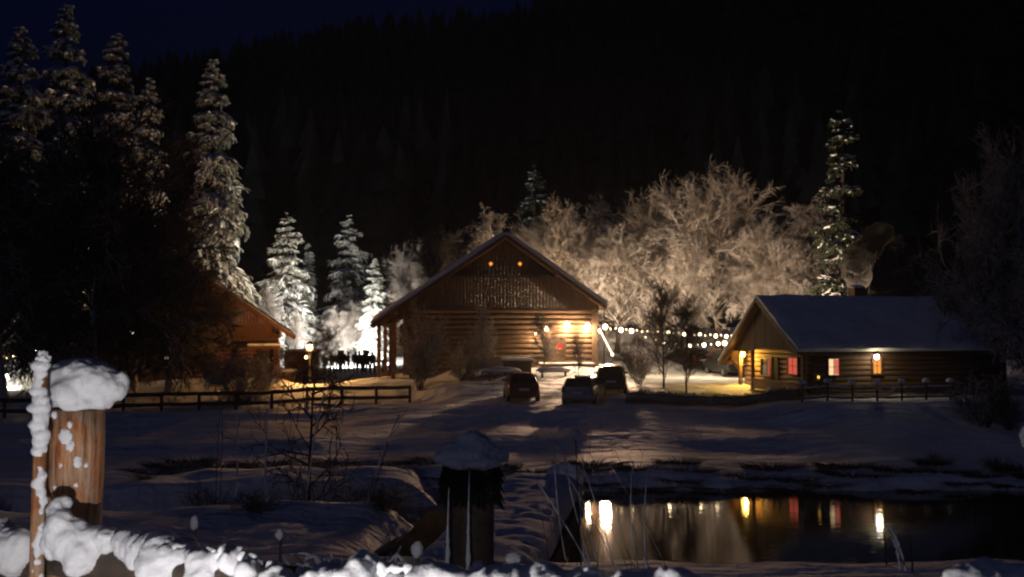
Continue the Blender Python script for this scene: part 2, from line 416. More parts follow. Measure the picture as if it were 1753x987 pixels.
def deciduous(seed, H=12.0, th=.88, dome=0.0, spread=.5, lv=(15, 7, 6, 6, 3), ang=(52, 40, 38, 40, 40), up=(.10, .02, -.01, -.03, -.03), r=(.26, .11, .065, .042, .028, .017), trunk_t0=.22, lean=.03):
    rng = np.random.default_rng(seed)
    k = 9; z = np.linspace(0, H * th, k); P = np.zeros((1, k, 3)); P[0, :, 2] = z
    P[0, :, 0] = np.cumsum(rng.normal(size=k) * lean * 3) * (z / H); P[0, :, 1] = np.cumsum(rng.normal(size=k) * lean * 3) * (z / H)
    tr = MB(); tr.tubes(P, np.interp(z, [0, H * .06, H * th], [r[0] * 1.35, r[0], r[0] * .22])[None], 8)
    cr = MB()
    L1 = children_of(rng, P, lv[0], trunk_t0, .98, R(ang[0]), 'any', spread, 7, .10, up[0], lambda t: (1.1 - .62 * np.clip(t - .35, 0, 1) / .65) * (1 - dome) + dome * (.85 + .25 * t))
    cr.tubes(L1, taper(len(L1), 7, r[1], r[1] * .3), 5)
    A = children_of(rng, L1, lv[1], .22, 1., R(ang[1]), 'any', .50, 5, .13, up[1]); cr.tubes(A, taper(len(A), 5, r[2], r[2] * .4), 4)
    B = children_of(rng, A, lv[2], .2, 1., R(ang[2]), 'any', .52, 4, .16, up[2]); cr.tubes(B, taper(len(B), 4, r[3], r[3] * .5), 3)
    C = children_of(rng, B, lv[3], .15, 1., R(ang[3]), 'any', .55, 3, .18, up[3]); cr.tubes(C, taper(len(C), 3, r[4], r[4] * .5), 3)
    if lv[4]:
        D = children_of(rng, C, lv[4], .1, 1., R(ang[4]), 'any', .55, 2, .15, up[4]); cr.tubes(D, taper(len(D), 2, r[5], r[5] * .5), 3)
    return tr, cr

def dome_tree(seed, H=12.0, rx=.46, rz=.56, limbs=26, lv=(9, 7, 6), r=(.27, .10, .050, .029, .019), low=-8, zc=.42, droop=0.0, sub=(.36, .52, .52)):
    """a broad crown: limbs sweep from a short bole to an uneven dome"""
    rng = np.random.default_rng(seed); k = 6; z = np.linspace(0, H * .62, k); P = np.zeros((1, k, 3)); P[0, :, 2] = z
    P[0, :, 0] = .02 * H * np.sin(z * .5 + seed); P[0, :, 1] = .015 * H * np.cos(z * .6 + seed) - .015 * H * math.cos(seed)
    tr = MB(); tr.tubes(P, np.interp(z, [0, H * .05, H * .62], [r[0] * 1.4, r[0], r[0] * .3])[None], 9)
    i = np.arange(limbs); el = R(low) + (R(88) - R(low)) * ((i + rng.random(limbs)) / limbs) ** .85; az = i * 2.39996 + rng.normal(size=limbs) * .25
    rad = .86 + .16 * rng.random(limbs)
    E = np.stack([np.cos(el) * np.cos(az) * rx * rad, np.cos(el) * np.sin(az) * rx * rad, zc + np.sin(el) * rz * rad], 1) * H
    t0 = np.clip(.22 + .30 * (el - R(low)) / (R(88) - R(low)) + .06 * rng.normal(size=limbs), .15, .58); S = np.stack([np.interp(t0 * H, z, P[0, :, 0]), np.interp(t0 * H, z, P[0, :, 1]), t0 * H], 1)
    C = S + (E - S) * .45 + np.array([0, 0, 1]) * (np.linalg.norm(E - S, axis=1, keepdims=True) * (.20 - .10 * np.sin(el)[:, None]))
    s = np.linspace(0, 1, 9)[None, :, None]; L1 = S[:, None] * (1 - s) ** 2 + C[:, None] * 2 * s * (1 - s) + E[:, None] * s * s
    L1 = L1 + np.cumsum(rng.normal(size=L1.shape) * .010 * H, axis=1) * s; L1[:, :, 2] -= droop * H * s[..., 0] ** 2
    cr = MB(); cr.tubes(L1, taper(limbs, 9, r[1], r[1] * .28), 6)
    A = children_of(rng, L1, lv[0], .18, 1., R(44), 'any', sub[0], 6, .12, .03 - droop); cr.tubes(A, taper(len(A), 6, r[2], r[2] * .4), 4)
    B = children_of(rng, A, lv[1], .15, 1., R(40), 'any', sub[1], 4, .15, .01 - droop); cr.tubes(B, taper(len(B), 4, r[3], r[3] * .5), 3)
    D = children_of(rng, B, lv[2], .1, 1., R(40), 'any', sub[2], 3, .16, -.02 - droop); cr.tubes(D, taper(len(D), 3, r[4], r[4] * .5), 3)
    return tr, cr

def shrub(seed, H=4.0, stems=9, lv=(7, 6, 6), r=(.035, .018, .012, .010), tilt=.35, up=.02, droop=-.03):
    rng = np.random.default_rng(seed)
    k = 6; a = rng.random(stems) * 2 * PI; d = np.stack([np.cos(a) * tilt, np.sin(a) * tilt, np.ones(stems)], 1) + rng.normal(size=(stems, 3)) * .12
    d /= np.linalg.norm(d, axis=1, keepdims=True); p = rng.normal(size=(stems, 3)) * .12; p[:, 2] = -.05
    L = H * (.65 + .4 * rng.random(stems)); out = [p]
    for j in range(1, k):
        d = d + rng.normal(size=d.shape) * .07 + np.array([0, 0, up]); d /= np.linalg.norm(d, axis=1, keepdims=True); p = p + d * (L / (k - 1))[:, None]; out.append(p)
    P = np.stack(out, 1); st = MB(); st.tubes(P, taper(stems, k, r[0], r[0] * .35), 5)
    tw = MB()
    A = children_of(rng, P, lv[0], .12, 1., R(38), 'any', .42, 5, .14, droop); tw.tubes(A, taper(len(A), 5, r[1], r[1] * .5), 3)
    B = children_of(rng, A, lv[1], .1, 1., R(40), 'any', .5, 4, .18, droop); tw.tubes(B, taper(len(B), 4, r[2], r[2] * .6), 3)
    if lv[2]:
        C = children_of(rng, B, lv[2], .1, 1., R(42), 'any', .5, 2, .18, droop); tw.tubes(C, taper(len(C), 2, r[3], r[3] * .6), 3)
    return st, tw

def spruce(seed, H=20.0, Rm=3.2, dens=9.0, droop=.5, snow=.9, lump=1.0, hang=1.0, lowbare=.06, band=.009):
    """needled limbs drooping from the trunk with snow lying along them"""
    rng = np.random.default_rng(seed)
    k = 8; z = np.linspace(0, H, k); P = np.zeros((1, k, 3)); P[0, :, 2] = z
    tr = MB(); tr.tubes(P, np.interp(z, [0, H], [.30, .03])[None], 8)
    nb = int(H * dens); t = np.sort(rng.random(nb)) ** 1.0 * (1 - lowbare) + lowbare
    t = t + band * np.sin(t * 95)
    h = t * H; az = rng.random(nb) * 2 * PI
    L = Rm * (np.clip(1 - t, 0, 1) ** .68 * .90 + .10) * (.72 + .42 * rng.random(nb)) * (1 - .25 * np.clip(.25 - t, 0, 1) / .25) * (1 + .16 * np.sin(t * 41 + az))
    kk = 7; s = np.linspace(0, 1, kk)
    slope = (.25 * t - .10)[:, None] * s - (droop * (1.15 - .75 * t) * (.75 + .5 * rng.random(nb)))[:, None] * s ** 1.7 + .12 * s[None, :] ** 5
    rad = s[None, :] * (1 - .12 * s[None, :])
    X = np.zeros((nb, kk, 3)); ca, sa = np.cos(az)[:, None], np.sin(az)[:, None]
    side = rng.normal(size=(nb, 1)) * .12 * s[None, :] ** 2
    X[:, :, 0] = (ca * rad - sa * side) * L[:, None]; X[:, :, 1] = (sa * rad + ca * side) * L[:, None]; X[:, :, 2] = h[:, None] + slope * L[:, None]
    fo = MB(); fo.tubes(X, taper(nb, kk, .07, .03), 3)
    sn = MB()
    # side sprays
    A = children_of(rng, X, 11, .12, 1.0, R(52), 'flat', .36, 4, .10, -.16 * hang)
    fo.tubes(A, np.tile(np.array([.08, .11, .085, .02]), (len(A), 1)), 3)
    B = children_of(rng, A, 4, .1, 1., R(48), 'any', .62, 3, .12, -.38 * hang)
    fo.tubes(B, np.tile(np.array([.06, .07, .015]), (len(B), 1)), 3)
    # snow along limbs
    w = np.array([.02, .10, .16, .20, .22, .20, .06]) * lump
    w = np.tile(w, (nb, 1)) * (.5 + .9 * rng.random((nb, kk))) * np.clip(L / Rm * 1.5, .45, 1.1)[:, None]
    keep = rng.random(nb) < snow
    XS = X[keep].copy(); XS[:, :, 2] += .06 * lump; sn.tubes(XS, w[keep], 6, flat=.62)
    keep = rng.random(len(A)) < snow * .8
    AS = A[keep].copy(); AS[:, :, 2] += .05; ws = np.tile(np.array([.05, .10, .10, .02]), (len(AS), 1)) * (.5 + .9 * rng.random((len(AS), 4))) * (.6 + .4 * lump)
    sn.tubes(AS, ws, 4, flat=.7)
    return tr, fo, sn

PROTO = {}
def make_tree(key, parts, label, cat, name, mats):
    t = thing(name, label, cat)
    global LASTH
    LASTH = max(float(v[:, 2].max()) for _, mb in parts for v in mb.v)
    for (nm, mb), mt in zip(parts, mats): mb.build(nm, mt, t, smooth=True)
    return t

TREES_USED = {}
def place_tree(key, px, top, D, label, group, rot, wscale=1.0, name=None, mats=None, sink=.15, cat=None):
    """stand a tree of a grown kind on the snow, as tall as it is in the place"""
    loc = onG(px, D, -sink); ztop = CAMZ + (554 - top) / F * D
    root0, h0 = PROTO[key]; s = (ztop - loc.z) / h0
    if key not in TREES_USED and mats is None:
        r = root0; TREES_USED[key] = 1
    else:
        r = dup(root0)
    r.location = loc; r.rotation_euler = (0, 0, rot); r.scale = (s * wscale, s * wscale, s)
    r['label'] = label; r['group'] = group
    if cat: r['category'] = cat
    if mats:
        for c, m in zip(r.children, mats):
            c.material_slots[0].link = 'OBJECT'; c.material_slots[0].material = m
    return r

for i, (rx_, lm, lo_e) in enumerate([(.42, 30, -10), (.34, 24, -5), (.46, 26, -12)]):
    tr, cr = dome_tree(40 + i, rx=rx_, limbs=lm, low=lo_e)
    PROTO['dec%d' % i] = (make_tree('d', [('trunk', tr), ('crown', cr)], 'tree', 'tree', 'frosted_tree', [M['bark'], M['frost']]), 12.2)
tr, cr = deciduous(77, spread=.42, up=(.02, -.06, -.10, -.14, -.12), lv=(18, 8, 6, 6, 2), ang=(50, 42, 40, 40, 40))
PROTO['weep'] = (make_tree('d', [('trunk', tr), ('crown', cr)], 'tree', 'tree', 'weeping_tree', [M['bark'], M['frost']]), LASTH)
tr, cr = deciduous(91, H=12, spread=.30, up=(.03, -.02, -.03, -.05, -.04), lv=(42, 7, 6, 4, 0), ang=(72, 40, 38, 40, 40), r=(.16, .05, .03, .022, .016, .012), trunk_t0=.10)
PROTO['larch'] = (make_tree('d', [('trunk', tr), ('crown', cr)], 'tree', 'larch', 'larch_tree', [M['bark'], M['frost']]), LASTH)
tr, cr = dome_tree(55, rx=.44, rz=.56, limbs=38, lv=(9, 7, 6), r=(.26, .09, .045, .032, .026), low=-32, droop=.05)
PROTO['dense'] = (make_tree('d', [('trunk', tr), ('crown', cr)], 'tree', 'tree', 'leafless_tree', [M['bark'], M['frost']]), LASTH)
tr, cr = deciduous(56, H=12, spread=.34, up=(.03, -.02, -.03, -.03, 0), lv=(18, 5, 3, 1, 0), ang=(74, 40, 38, 40, 40), r=(.20, .07, .045, .035, .03, .012), trunk_t0=.15)
PROTO['sparse'] = (make_tree('d', [('trunk', tr), ('crown', cr)], 'tree', 'larch', 'larch_tree', [M['bark'], M['bare']]), LASTH)
tr, cr = deciduous(93, H=12, spread=.34, up=(.14, .05, .02, 0, 0), lv=(26, 8, 6, 5, 0), ang=(40, 34, 34, 36, 40), r=(.12, .05, .026, .016, .012, .012), trunk_t0=.08)
PROTO['young'] = (make_tree('d', [('trunk', tr), ('crown', cr)], 'tree', 'tree', 'young_tree', [M['bark'], M['bare']]), LASTH)
for i, (Hh, Rr, dn, dr, so, lu, hg) in enumerate([(20, 3.2, 9, .60, .95, 1.0, 1.0), (20, 3.6, 8, .75, .8, .95, 1.4), (20, 3.0, 8, .50, .38, 1.25, 1.1), (20, 2.7, 17, .95, 1.0, .95, 1.8)]):
    tr, fo, sn = spruce(10 + i, Hh, Rr, dn, dr, so, lu, hg)
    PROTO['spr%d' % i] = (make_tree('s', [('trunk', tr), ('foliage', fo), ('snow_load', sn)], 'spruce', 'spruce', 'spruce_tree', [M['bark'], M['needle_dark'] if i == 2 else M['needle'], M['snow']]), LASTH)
for i, (Hh, st, ti, u, dp) in enumerate([(4, 12, .42, .03, -.02), (3, 14, .7, -.04, -.10), (2.2, 16, .6, .0, -.02)]):
    s_, t_ = shrub(60 + i, Hh, st, (8, 7, 6) if i < 2 else (6, 5, 4), tilt=ti, up=u, droop=dp)
    PROTO['shr%d' % i] = (make_tree('b', [('stem', s_), ('twigs', t_)], 'bush', 'bush', 'frosted_bush', [M['bark'], M['frost']]), LASTH)

gS = 'snow laden spruces of the village'
place_tree('spr3', 30, 42, 78, 'dim spruce at the left edge, left of the tallest spruce', gS, .3, 1.2)
place_tree('spr3', 108, 3, 90, 'tallest dark spruce, its tip at the top of the picture', gS, 1.1, 1.15)
place_tree('spr3', 192, 52, 93, 'dim spruce with lumpy top between the tallest spruce and the floodlit one', gS, 2.2, 1.2)
place_tree('spr3', 252, 128, 92, 'shorter dim spruce half hidden right of the lumpy topped one', gS, 4.0, .9)
place_tree('spr3', 362, 98, 97, 'tall slender floodlit spruce thick with snow behind the left barn roof', gS, .5, 1.2)
place_tree('spr1', 490, 362, 108, 'broad white spruce standing behind the right end of the left barn', gS, 1.0, 1.4)
place_tree('spr0', 527, 414, 122, 'narrow pale spruce just right of the broad white spruce', gS, 3.0, .8)
place_tree('spr1', 597, 367, 120, 'taller grey spruce at the back, straight above the crowd', gS, 5.0, 1.4)
place_tree('spr0', 596, 478, 114, 'small white spruce in front of the taller grey spruce above the crowd', gS, 2.0, 1.1)
place_tree('spr3', 641, 442, 106, 'brightest snow covered spruce beside the left eave of the big barn', gS, 1.5, 1.45)
place_tree('spr1', 668, 462, 116, 'dim spruce behind the brightest spruce by the big barn', gS, .2, .9)
place_tree('spr2', 916, 280, 108, 'lone pointed spruce rising over the big barn ridge', gS, 2.7, 1.25)
place_tree('spr2', 1445, 185, 80, 'tall dark green spruce with snow lumps behind the chalet', gS, 3.5, 1.15)
place_tree('spr1', 512, 470, 126, 'faint grey spruce low behind the narrow pale spruce', gS, 3.9, .9)

gD = 'frost covered leafless trees'
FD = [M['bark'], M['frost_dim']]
place_tree('dec0', 1228, 316, 88, 'widest rounded frosty tree between barn and chalet', gD, .4, .98)
place_tree('dec1', 1130, 348, 93, 'tall frosty tree touching the widest one on its left', gD, 1.9, .95)
place_tree('larch', 1012, 326, 97, 'feathery upright frosty tree above the right slope of the barn roof', gD, .9, 1.05)
place_tree('dec2', 960, 374, 92, 'bushy frosty tree directly behind the right roof slope of the barn', gD, 2.9, .9)
place_tree('weep', 850, 345, 96, 'drooping frosty tree behind the barn ridge', gD, .1, .8)
place_tree('dec0', 1058, 410, 86, 'low frosty tree next to the right eave of the big barn', gD, 3.3, .95)
place_tree('weep', 1378, 332, 88, 'drooping frosty tree left of the dark green spruce', gD, 2.1, .9)
place_tree('young', 742, 380, 90, 'upright frosty tree over the left roof slope of the barn', gD, 4.4, 1.25, mats=[M['bark'], M['frost']])
place_tree('young', 776, 395, 98, 'slim frosty tree right behind the upright one at the left roof slope', gD, 1.0, 1.1, mats=[M['bark'], M['frost']])
place_tree('dec2', 700, 440, 108, 'small faint frosty tree left of the upright one at the left roof slope', gD, 5.0, .7)
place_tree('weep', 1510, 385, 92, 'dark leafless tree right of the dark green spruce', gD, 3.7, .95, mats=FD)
place_tree('dec2', 1170, 440, 82, 'lower frosty tree in front of the widest one', gD, .7, .8)
place_tree('dec0', 1305, 400, 84, 'frosty tree right behind the chalet gable', gD, 5.2, .75)
place_tree('dec1', 900, 400, 100, 'frosty tree below the lone pointed spruce', gD, 2.4, .8)
place_tree('larch', 575, 520, 106, 'blindingly lit frosty tree behind the crowd', gD, 4.0, .85)
place_tree('young', 556, 546, 74, 'small frosty tree by the street lantern, lit orange', gD, .6, 1.1, mats=[M['bark'], M['frost']])
place_tree('dec2', 612, 528, 108, 'short floodlit frosty tree over the middle of the crowd', gD, 1.4, .8)
place_tree('dec1', 505, 545, 100, 'small floodlit frosty tree at the tip of the left barn eave', gD, 3.1, .6)
place_tree('dec0', 455, 500, 104, 'frosty tree peeking over the left barn roof', gD, 3.1, .6)
gL = 'big dark trees on the left meadow'
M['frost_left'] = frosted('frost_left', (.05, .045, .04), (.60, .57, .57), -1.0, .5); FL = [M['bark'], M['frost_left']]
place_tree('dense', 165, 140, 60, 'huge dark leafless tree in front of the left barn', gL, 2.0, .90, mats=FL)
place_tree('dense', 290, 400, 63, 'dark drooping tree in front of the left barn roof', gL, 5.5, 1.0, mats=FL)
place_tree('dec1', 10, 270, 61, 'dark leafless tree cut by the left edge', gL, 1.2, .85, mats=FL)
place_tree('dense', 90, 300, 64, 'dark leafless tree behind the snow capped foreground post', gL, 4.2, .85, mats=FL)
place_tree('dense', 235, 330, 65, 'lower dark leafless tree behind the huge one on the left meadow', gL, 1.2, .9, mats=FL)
gRr = 'dark trees at the right edge'
place_tree('dec2', 1722, 275, 53, 'big dim reddish tree at the right edge', gRr, .8, .58)
place_tree('young', 1648, 445, 62, 'smaller dim tree at the right end of the chalet roof', gRr, 2.8, 1.2, mats=[M['bark'], M['frost']])
place_tree('weep', 1760, 400, 47, 'dim drooping tree cut by the right edge', gRr, 3.0, .8)
gB = 'frosted bushes and saplings'
place_tree('shr0', 718, 500, 65, 'tall dusky frosted bush beside the end of the rail fence', gB, .2, .68)
place_tree('weep', 826, 515, 68, 'sapling bent with frost in front of the dark log wall', gB, 1.7, .5)
place_tree('shr1', 790, 575, 67, 'drooping snow heavy bush left of the wooden chest', gB, 2.2, .8)
place_tree('shr1', 842, 590, 67, 'arching frosted bush right beside the wooden chest', gB, 4.2, .7)
place_tree('young', 932, 528, 68.5, 'small frosted tree lit by the lamps on the barn wall', gB, 3.0, 1.3, mats=[M['bark'], M['frost']])
place_tree('young', 1136, 462, 62, 'bare young tree before the string lights, the taller of two', gB, 1.0, 1.0)
place_tree('young', 1174, 490, 61, 'bare young tree before the string lights, the right one of two', gB, 4.0, .9)
place_tree('shr0', 1094, 560, 63, 'bare bush left of the taller bare young tree', gB, 3.0, 1.0, mats=[M['bark'], M['bare']])
place_tree('young', 990, 565, 65, 'thin bare sapling before the right corner of the log wall', gB, 3.0, .8)
place_tree('shr1', 415, 565, 62, 'drooping frosted bush glowing orange before the left barn', gB, .4, .95)
place_tree('shr0', 455, 600, 64, 'low orange bush left of the street lantern', gB, 2.4, 1.0)
place_tree('shr2', 1680, 615, 51, 'pale frosted bush at the right end of the snowy fence', gB, 1.3, .9)
place_tree('shr0', 1725, 640, 50, 'small frosted bush at the right edge past the chalet', gB, 2.3, .9, mats=FD)
place_tree('shr0', 570, 640, 66, 'low frosted bush on the mound behind the rail fence', gB, 5.3, 1.2)
place_tree('shr2', 870, 655, 64, 'tiny frosted bush to the left of the dark red car', gB, .3, 1.0, mats=FD)
place_tree('sparse', 530, 590, 33.5, 'slender bare young larch on the dark near bank', 'plants on the near bank', .3, .62, name='young_larch', mats=[M['bark'], M['bare']], cat='larch')

# wooded slope behind the village
def forest():
    rng = np.random.default_rng(5); mb = MB(); n = 2600
    y = 150 + 520 * rng.random(n) ** 1.25; pxs = -150 + 2100 * rng.random(n); x = (pxs - 876.5) / F * y
    z = gh(x, y); H = 11 + 9 * rng.random(n); w = .22 + .09 * rng.random(n)
    for q in range(5):
        zz = z + H * (.12 + .17 * q); rr = H * w * (1 - q * .17); k = 7
        a = np.arange(k) * 2 * PI / k + q * .4; jit = .7 + .6 * rng.random((n, k))
        ring = np.stack([x[:, None] + np.cos(a) * rr[:, None] * jit, y[:, None] + np.sin(a) * rr[:, None] * jit, np.repeat(zz[:, None], k, 1) - H[:, None] * .05 * rng.random((n, k))], -1)
        tip = np.stack([x, y, zz + H * .30], -1)[:, None]
        V = np.concatenate([ring, tip], 1); idx = np.arange(n * (k + 1)).reshape(n, k + 1)
        f = np.stack([idx[:, :k], np.roll(idx[:, :k], -1, 1), np.repeat(idx[:, k:], k, 1)], -1).reshape(-1, 3)
        mb.add(V.reshape(-1, 3), f)
    return tag(mb.build('hillside_forest', M['far_tree']), kind='stuff')
forest()

# ------------------------------------------------------------------ lamps
def lamp(loc, power, col=(1, .72, .42), r=.10, parent=None, name='lamp_light', spot=None, aim=None):
    d = bpy.data.lights.new(name, 'SPOT' if spot else 'POINT'); d.energy = power; d.color = col; d.shadow_soft_size = r
    o = bpy.data.objects.new(name, d); COL.objects.link(o); o.location = loc
    if spot:
        d.spot_size = R(spot); d.spot_blend = .6
        o.rotation_euler = (Vector(aim) - Vector(loc)).to_track_quat('-Z', 'Y').to_euler()
    if parent is not None:
        bpy.context.view_layer.update(); o.parent = parent; o.matrix_parent_inverse = parent.matrix_world.inverted()
    return o
def globe(r, seed=0):
    mb = MB(); k = 8; a = np.linspace(-PI / 2, PI / 2, 7)
    P = np.zeros((1, 7, 3)); P[0, :, 2] = np.sin(a) * r * 1.15; mb.tubes(P, np.maximum(np.cos(a), .02)[None] * r, 10); return mb

def string_lights(label, pts, sizes, group, mat, lamps=(), D=72, power=200, post_ends=()):
    p0 = W(*pts[0][:2], D) if len(pts[0]) == 2 else W(*pts[0])
    t = thing('string_lights', label, 'string lights', p0, 0, group)
    P3 = [(W(p[0], p[1], p[2] if len(p) > 2 else D) - p0) for p in pts]
    mb = MB(); mb.tubes(np.array([P3]) + np.array([0, 0, .12]), np.full((1, len(P3)), .018), 4); mb.build('cable', M['metal'], t)
    for i, (p, s) in enumerate(zip(P3, sizes)):
        if s <= 0: continue
        b = globe(s * .85).build('bulb', mat if s > .06 else M['bulb_small'], t, smooth=True, loc=p)
        if i in lamps: lamp(p0 + p + Vector((0, -.02, -.22)), power * (lamps[i] if isinstance(lamps, dict) else 1), r=.12)
    return t

# ------------------------------------------------------------------ big barn
def log_wall(x0, x1, z0, z1, y, r=.17, gap=None, axis='x', seed=1, n=8):
    rng = random.Random(seed); mb = MB(); z = z0 + r
    k = 10
    while z < z1:
        s = np.linspace(x0, x1, k); P = np.zeros((1, k, 3))
        P[0, :, 0 if axis == 'x' else 1] = s; P[0, :, 1 if axis == 'x' else 0] = y + np.array([rng.uniform(-.012, .012) for _ in s]); P[0, :, 2] = z + np.array([rng.uniform(-.012, .012) for _ in s])
        mb.tubes(P, np.full((1, k), r * rng.uniform(.97, 1.06)), n, cap=True); z += r * 1.86
    return mb

def boards(x0, x1, zlo, zhi, y, w=.2, t=.03, seed=0):
    """upright boards; zlo/zhi are functions of x"""
    rng = random.Random(seed); mb = MB(); x = x0
    while x < x1 - .03:
        e = min(x + w - .012, x1); dy = rng.uniform(-.012, .012)
        a, b = zhi(x), zhi(e); lo = zlo(x)
        if max(a, b) > lo + .05:
            pts = [(x, y + dy, lo), (e, y + dy, lo), (e, y + dy, max(b, lo + .01)), (x, y + dy, max(a, lo + .01))]
            mb.prism(pts, (0, t, 0))
        x += w
    return mb

BD = 70.0
bo = Vector(((865 - 876.5) / F * BD, BD, 3.35))
barn = thing('timber_barn', 'big dark timber barn with snowy gable roof, lamps on its log wall', 'barn', bo, R(2.5))
APX = 8.35; RX, RZ = 6.35, 3.85; LX, LZ = -8.45, 2.72; DEP = 17.0
def roofz(x): return APX - (APX - RZ) * x / RX if x > 0 else APX - (APX - LZ) * x / LX
wall = MB(); wall.box(-6.1, 5.62, .2, DEP - .2, -.8, 3.6); wall.build('inner_wall', M['void'], barn)
log_wall(-6.3, 5.95, -.6, 3.55, .05, .175, seed=2).build('log_wall', M['log'], barn, smooth=True)
log_wall(.1, DEP, -.6, 4.0, 5.72, .175, axis='y', seed=3).build('side_log_wall', M['log'], barn, smooth=True)
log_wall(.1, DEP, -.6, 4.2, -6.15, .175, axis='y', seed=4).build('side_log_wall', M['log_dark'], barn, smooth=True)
c = MB()
for x in (-6.3, 5.70): c.box(x - .17, x + .17, -.20, .24, -.6, 4.0)
c.build('corner_post', M['beam'], barn)
boards(-6.75, 5.95, lambda x: 3.62, lambda x: min(roofz(x) - .32, 5.72), -.42, .21, .035, 4).build('gable_boards', M['board'], barn)
boards(-4.6, 4.2, lambda x: 5.60, lambda x: roofz(x) - .30, .02, .24, .035, 5).build('upper_gable_boards', M['board'], barn)
t_ = MB(); t_.box(-6.8, 5.98, -.50, -.36, 3.50, 3.63); t_.box(-6.6, 5.9, -.36, .1, 3.56, 3.60); t_.build('trim_beam', M['beam'], barn)
for x in (-.93, .93):
    o = MB(); zc = 6.50; o.prism([(x - .13, -.0, zc), (x, -.0, zc - .17), (x + .14, -.0, zc - .02), (x + .02, -.0, zc + .12)], (0, -.02, 0)); o.build('gable_opening', M['pane_amber'], barn)
def roof_part(x0, z0, x1, z1, lift, th, y0, y1, seed, edge=.06, nx=26, ny=30):
    """thick slab following the slope, with an uneven snowy surface when edge is given"""
    d = Vector((x1 - x0, 0, z1 - z0)); L = d.length; d.normalize(); nrm = Vector((-d.z, 0, d.x));
    if nrm.z < 0: nrm = -nrm
    s = np.linspace(0, L, nx); yy = np.linspace(y0, y1, ny); S, Y = np.meshgrid(s, yy, indexing='ij')
    e = np.minimum(np.minimum(S if edge > .03 else S + 9, L - S), np.minimum(Y - y0, y1 - Y)); rnd = 1 - np.exp(-e / .10)
    rnd[0 if False else slice(0, 0)] = 1
    h = lift + (th * (.55 + .45 * rnd) + edge * vnoise(S + seed * 9, Y, .9, seed) + edge * .6 * vnoise(S, Y, 2.7, seed + 1))
    P = np.stack([x0 + d.x * S + nrm.x * h, Y, z0 + d.z * S + nrm.z * h], -1)
    Q = np.stack([x0 + d.x * S + nrm.x * lift, Y, z0 + d.z * S + nrm.z * lift], -1)
    mb = MB(); mb.grid(P); mb.grid(Q[:, ::-1])
    for a, b in ((P[0], Q[0]), (P[-1], Q[-1]), (P[:, 0], Q[:, 0]), (P[:, -1], Q[:, -1])): mb.grid(np.stack([a, b]))
    return mb
OV = 1.15
for (x1, z1, sd) in ((RX, RZ, 31), (LX, LZ, 33)):
    rd = roof_part(0, APX - .02, x1, z1, -.26, .13, -OV + .03, DEP + .5, sd, 0.0, 2, 2); rf = rd.build('roof_slope', M['board'], barn)
    roof_part(0, APX, x1, z1, -.10, .36, -OV, DEP + .5, sd, .05).build('roof_snow', M['roof_snow'], rf, smooth=True)
rb = MB()
for s in np.arange(.5, 1.01, .16):
    rb.bar((RX * s, -OV + .05, roofz(RX * s) - .37), (RX * s, .3, roofz(RX * s) - .37), .14, .16); rb.bar((LX * s, -OV + .05, roofz(LX * s) - .37), (LX * s, .3, roofz(LX * s) - .37), .14, .16)
rb.build('purlin_ends', M['beam'], barn)
bg_ = MB(); bg_.bar((.02, -OV - .04, APX - .19), (RX, -OV - .04, RZ - .22), .05, .24); bg_.bar((-.02, -OV - .04, APX - .19), (LX, -OV - .04, LZ - .22), .05, .24); bg_.build('barge_board', M['board_red'], barn)
for (y, x) in ((-.1, -8.0), (5.5, -8.0), (11, -8.0), (16, -8.0), (-.1, -7.1)):
    p = MB(); p.box(x - .12, x + .12, y - .12, y + .12, -1.3, roofz(x) - .35); p.build('porch_post', M['board_red'], barn)
lt = MB()
for i in range(7): lt.box(-7.85 + i * .22, -7.81 + i * .22, 4.0, 4.04, 1.2, 3.1)
for i in range(6): lt.box(-7.9, -6.4, 4.05, 4.08, 1.3 + i * .32, 1.34 + i * .32)
lt.build('lattice', M['beam'], barn)
dr = MB(); dr.box(2.55, 3.75, -.20, -.13, -.5, 1.75); d_ = dr.build('door', M['board'], barn)
f_ = MB(); f_.box(2.43, 2.55, -.24, -.12, -.5, 1.87); f_.box(3.75, 3.87, -.24, -.12, -.5, 1.87); f_.box(2.55, 3.75, -.24, -.12, 1.75, 1.87); f_.build('frame', M['beam'], d_)
h_ = MB(); h_.cyl((3.6, -.26, .55), (3.6, -.26, .75), .02); h_.build('handle', M['metal'], d_)
ld = MB(); ld.box(2.1, 5.6, -.75, -.25, .02, .10); ldo = ld.build('wall_ledge', M['beam'], barn)
roof_part(2.1, .1, 5.65, .1, 0, .12, -.8, -.22, 7, .02, 20, 6).build('ledge_snow', M['snow'], ldo, smooth=True)

# red star hanging on the door
def star():
    p = W(958, 593, 69.55); mb = MB(); pts = []
    for i in range(10):
        a = i * PI / 5 + PI / 2; r = .26 if i % 2 == 0 else .12; pts.append((math.cos(a) * r, 0, math.sin(a) * r))
    n = len(pts); v = [(0, -.09, 0)] + pts + [(0, .03, 0)]
    f = [(0, 1 + i, 1 + (i + 1) % n) for i in range(n)] + [(n + 1, 1 + (i + 1) % n, 1 + i) for i in range(n)]
    mb.add(np.array(v), np.array(f)); o = mb.build('paper_star', M['star_red'], loc=p); o.rotation_euler = (0, 0, R(2.5))
    tag(o, 'glowing red paper star hung on the barn door', 'ornament')
star()
# two tiny amber lamps below the left roof slope
for (px, py, lb) in ((727, 497, 'upper tiny amber light under the left barn eave'), (706, 510, 'lower tiny amber light under the left barn eave')):
    o = globe(.075).build('eave_light', M['candle'], smooth=True, loc=W(px, py, 69.2)); tag(o, lb, 'lamp', 'amber lights under the left barn eave')

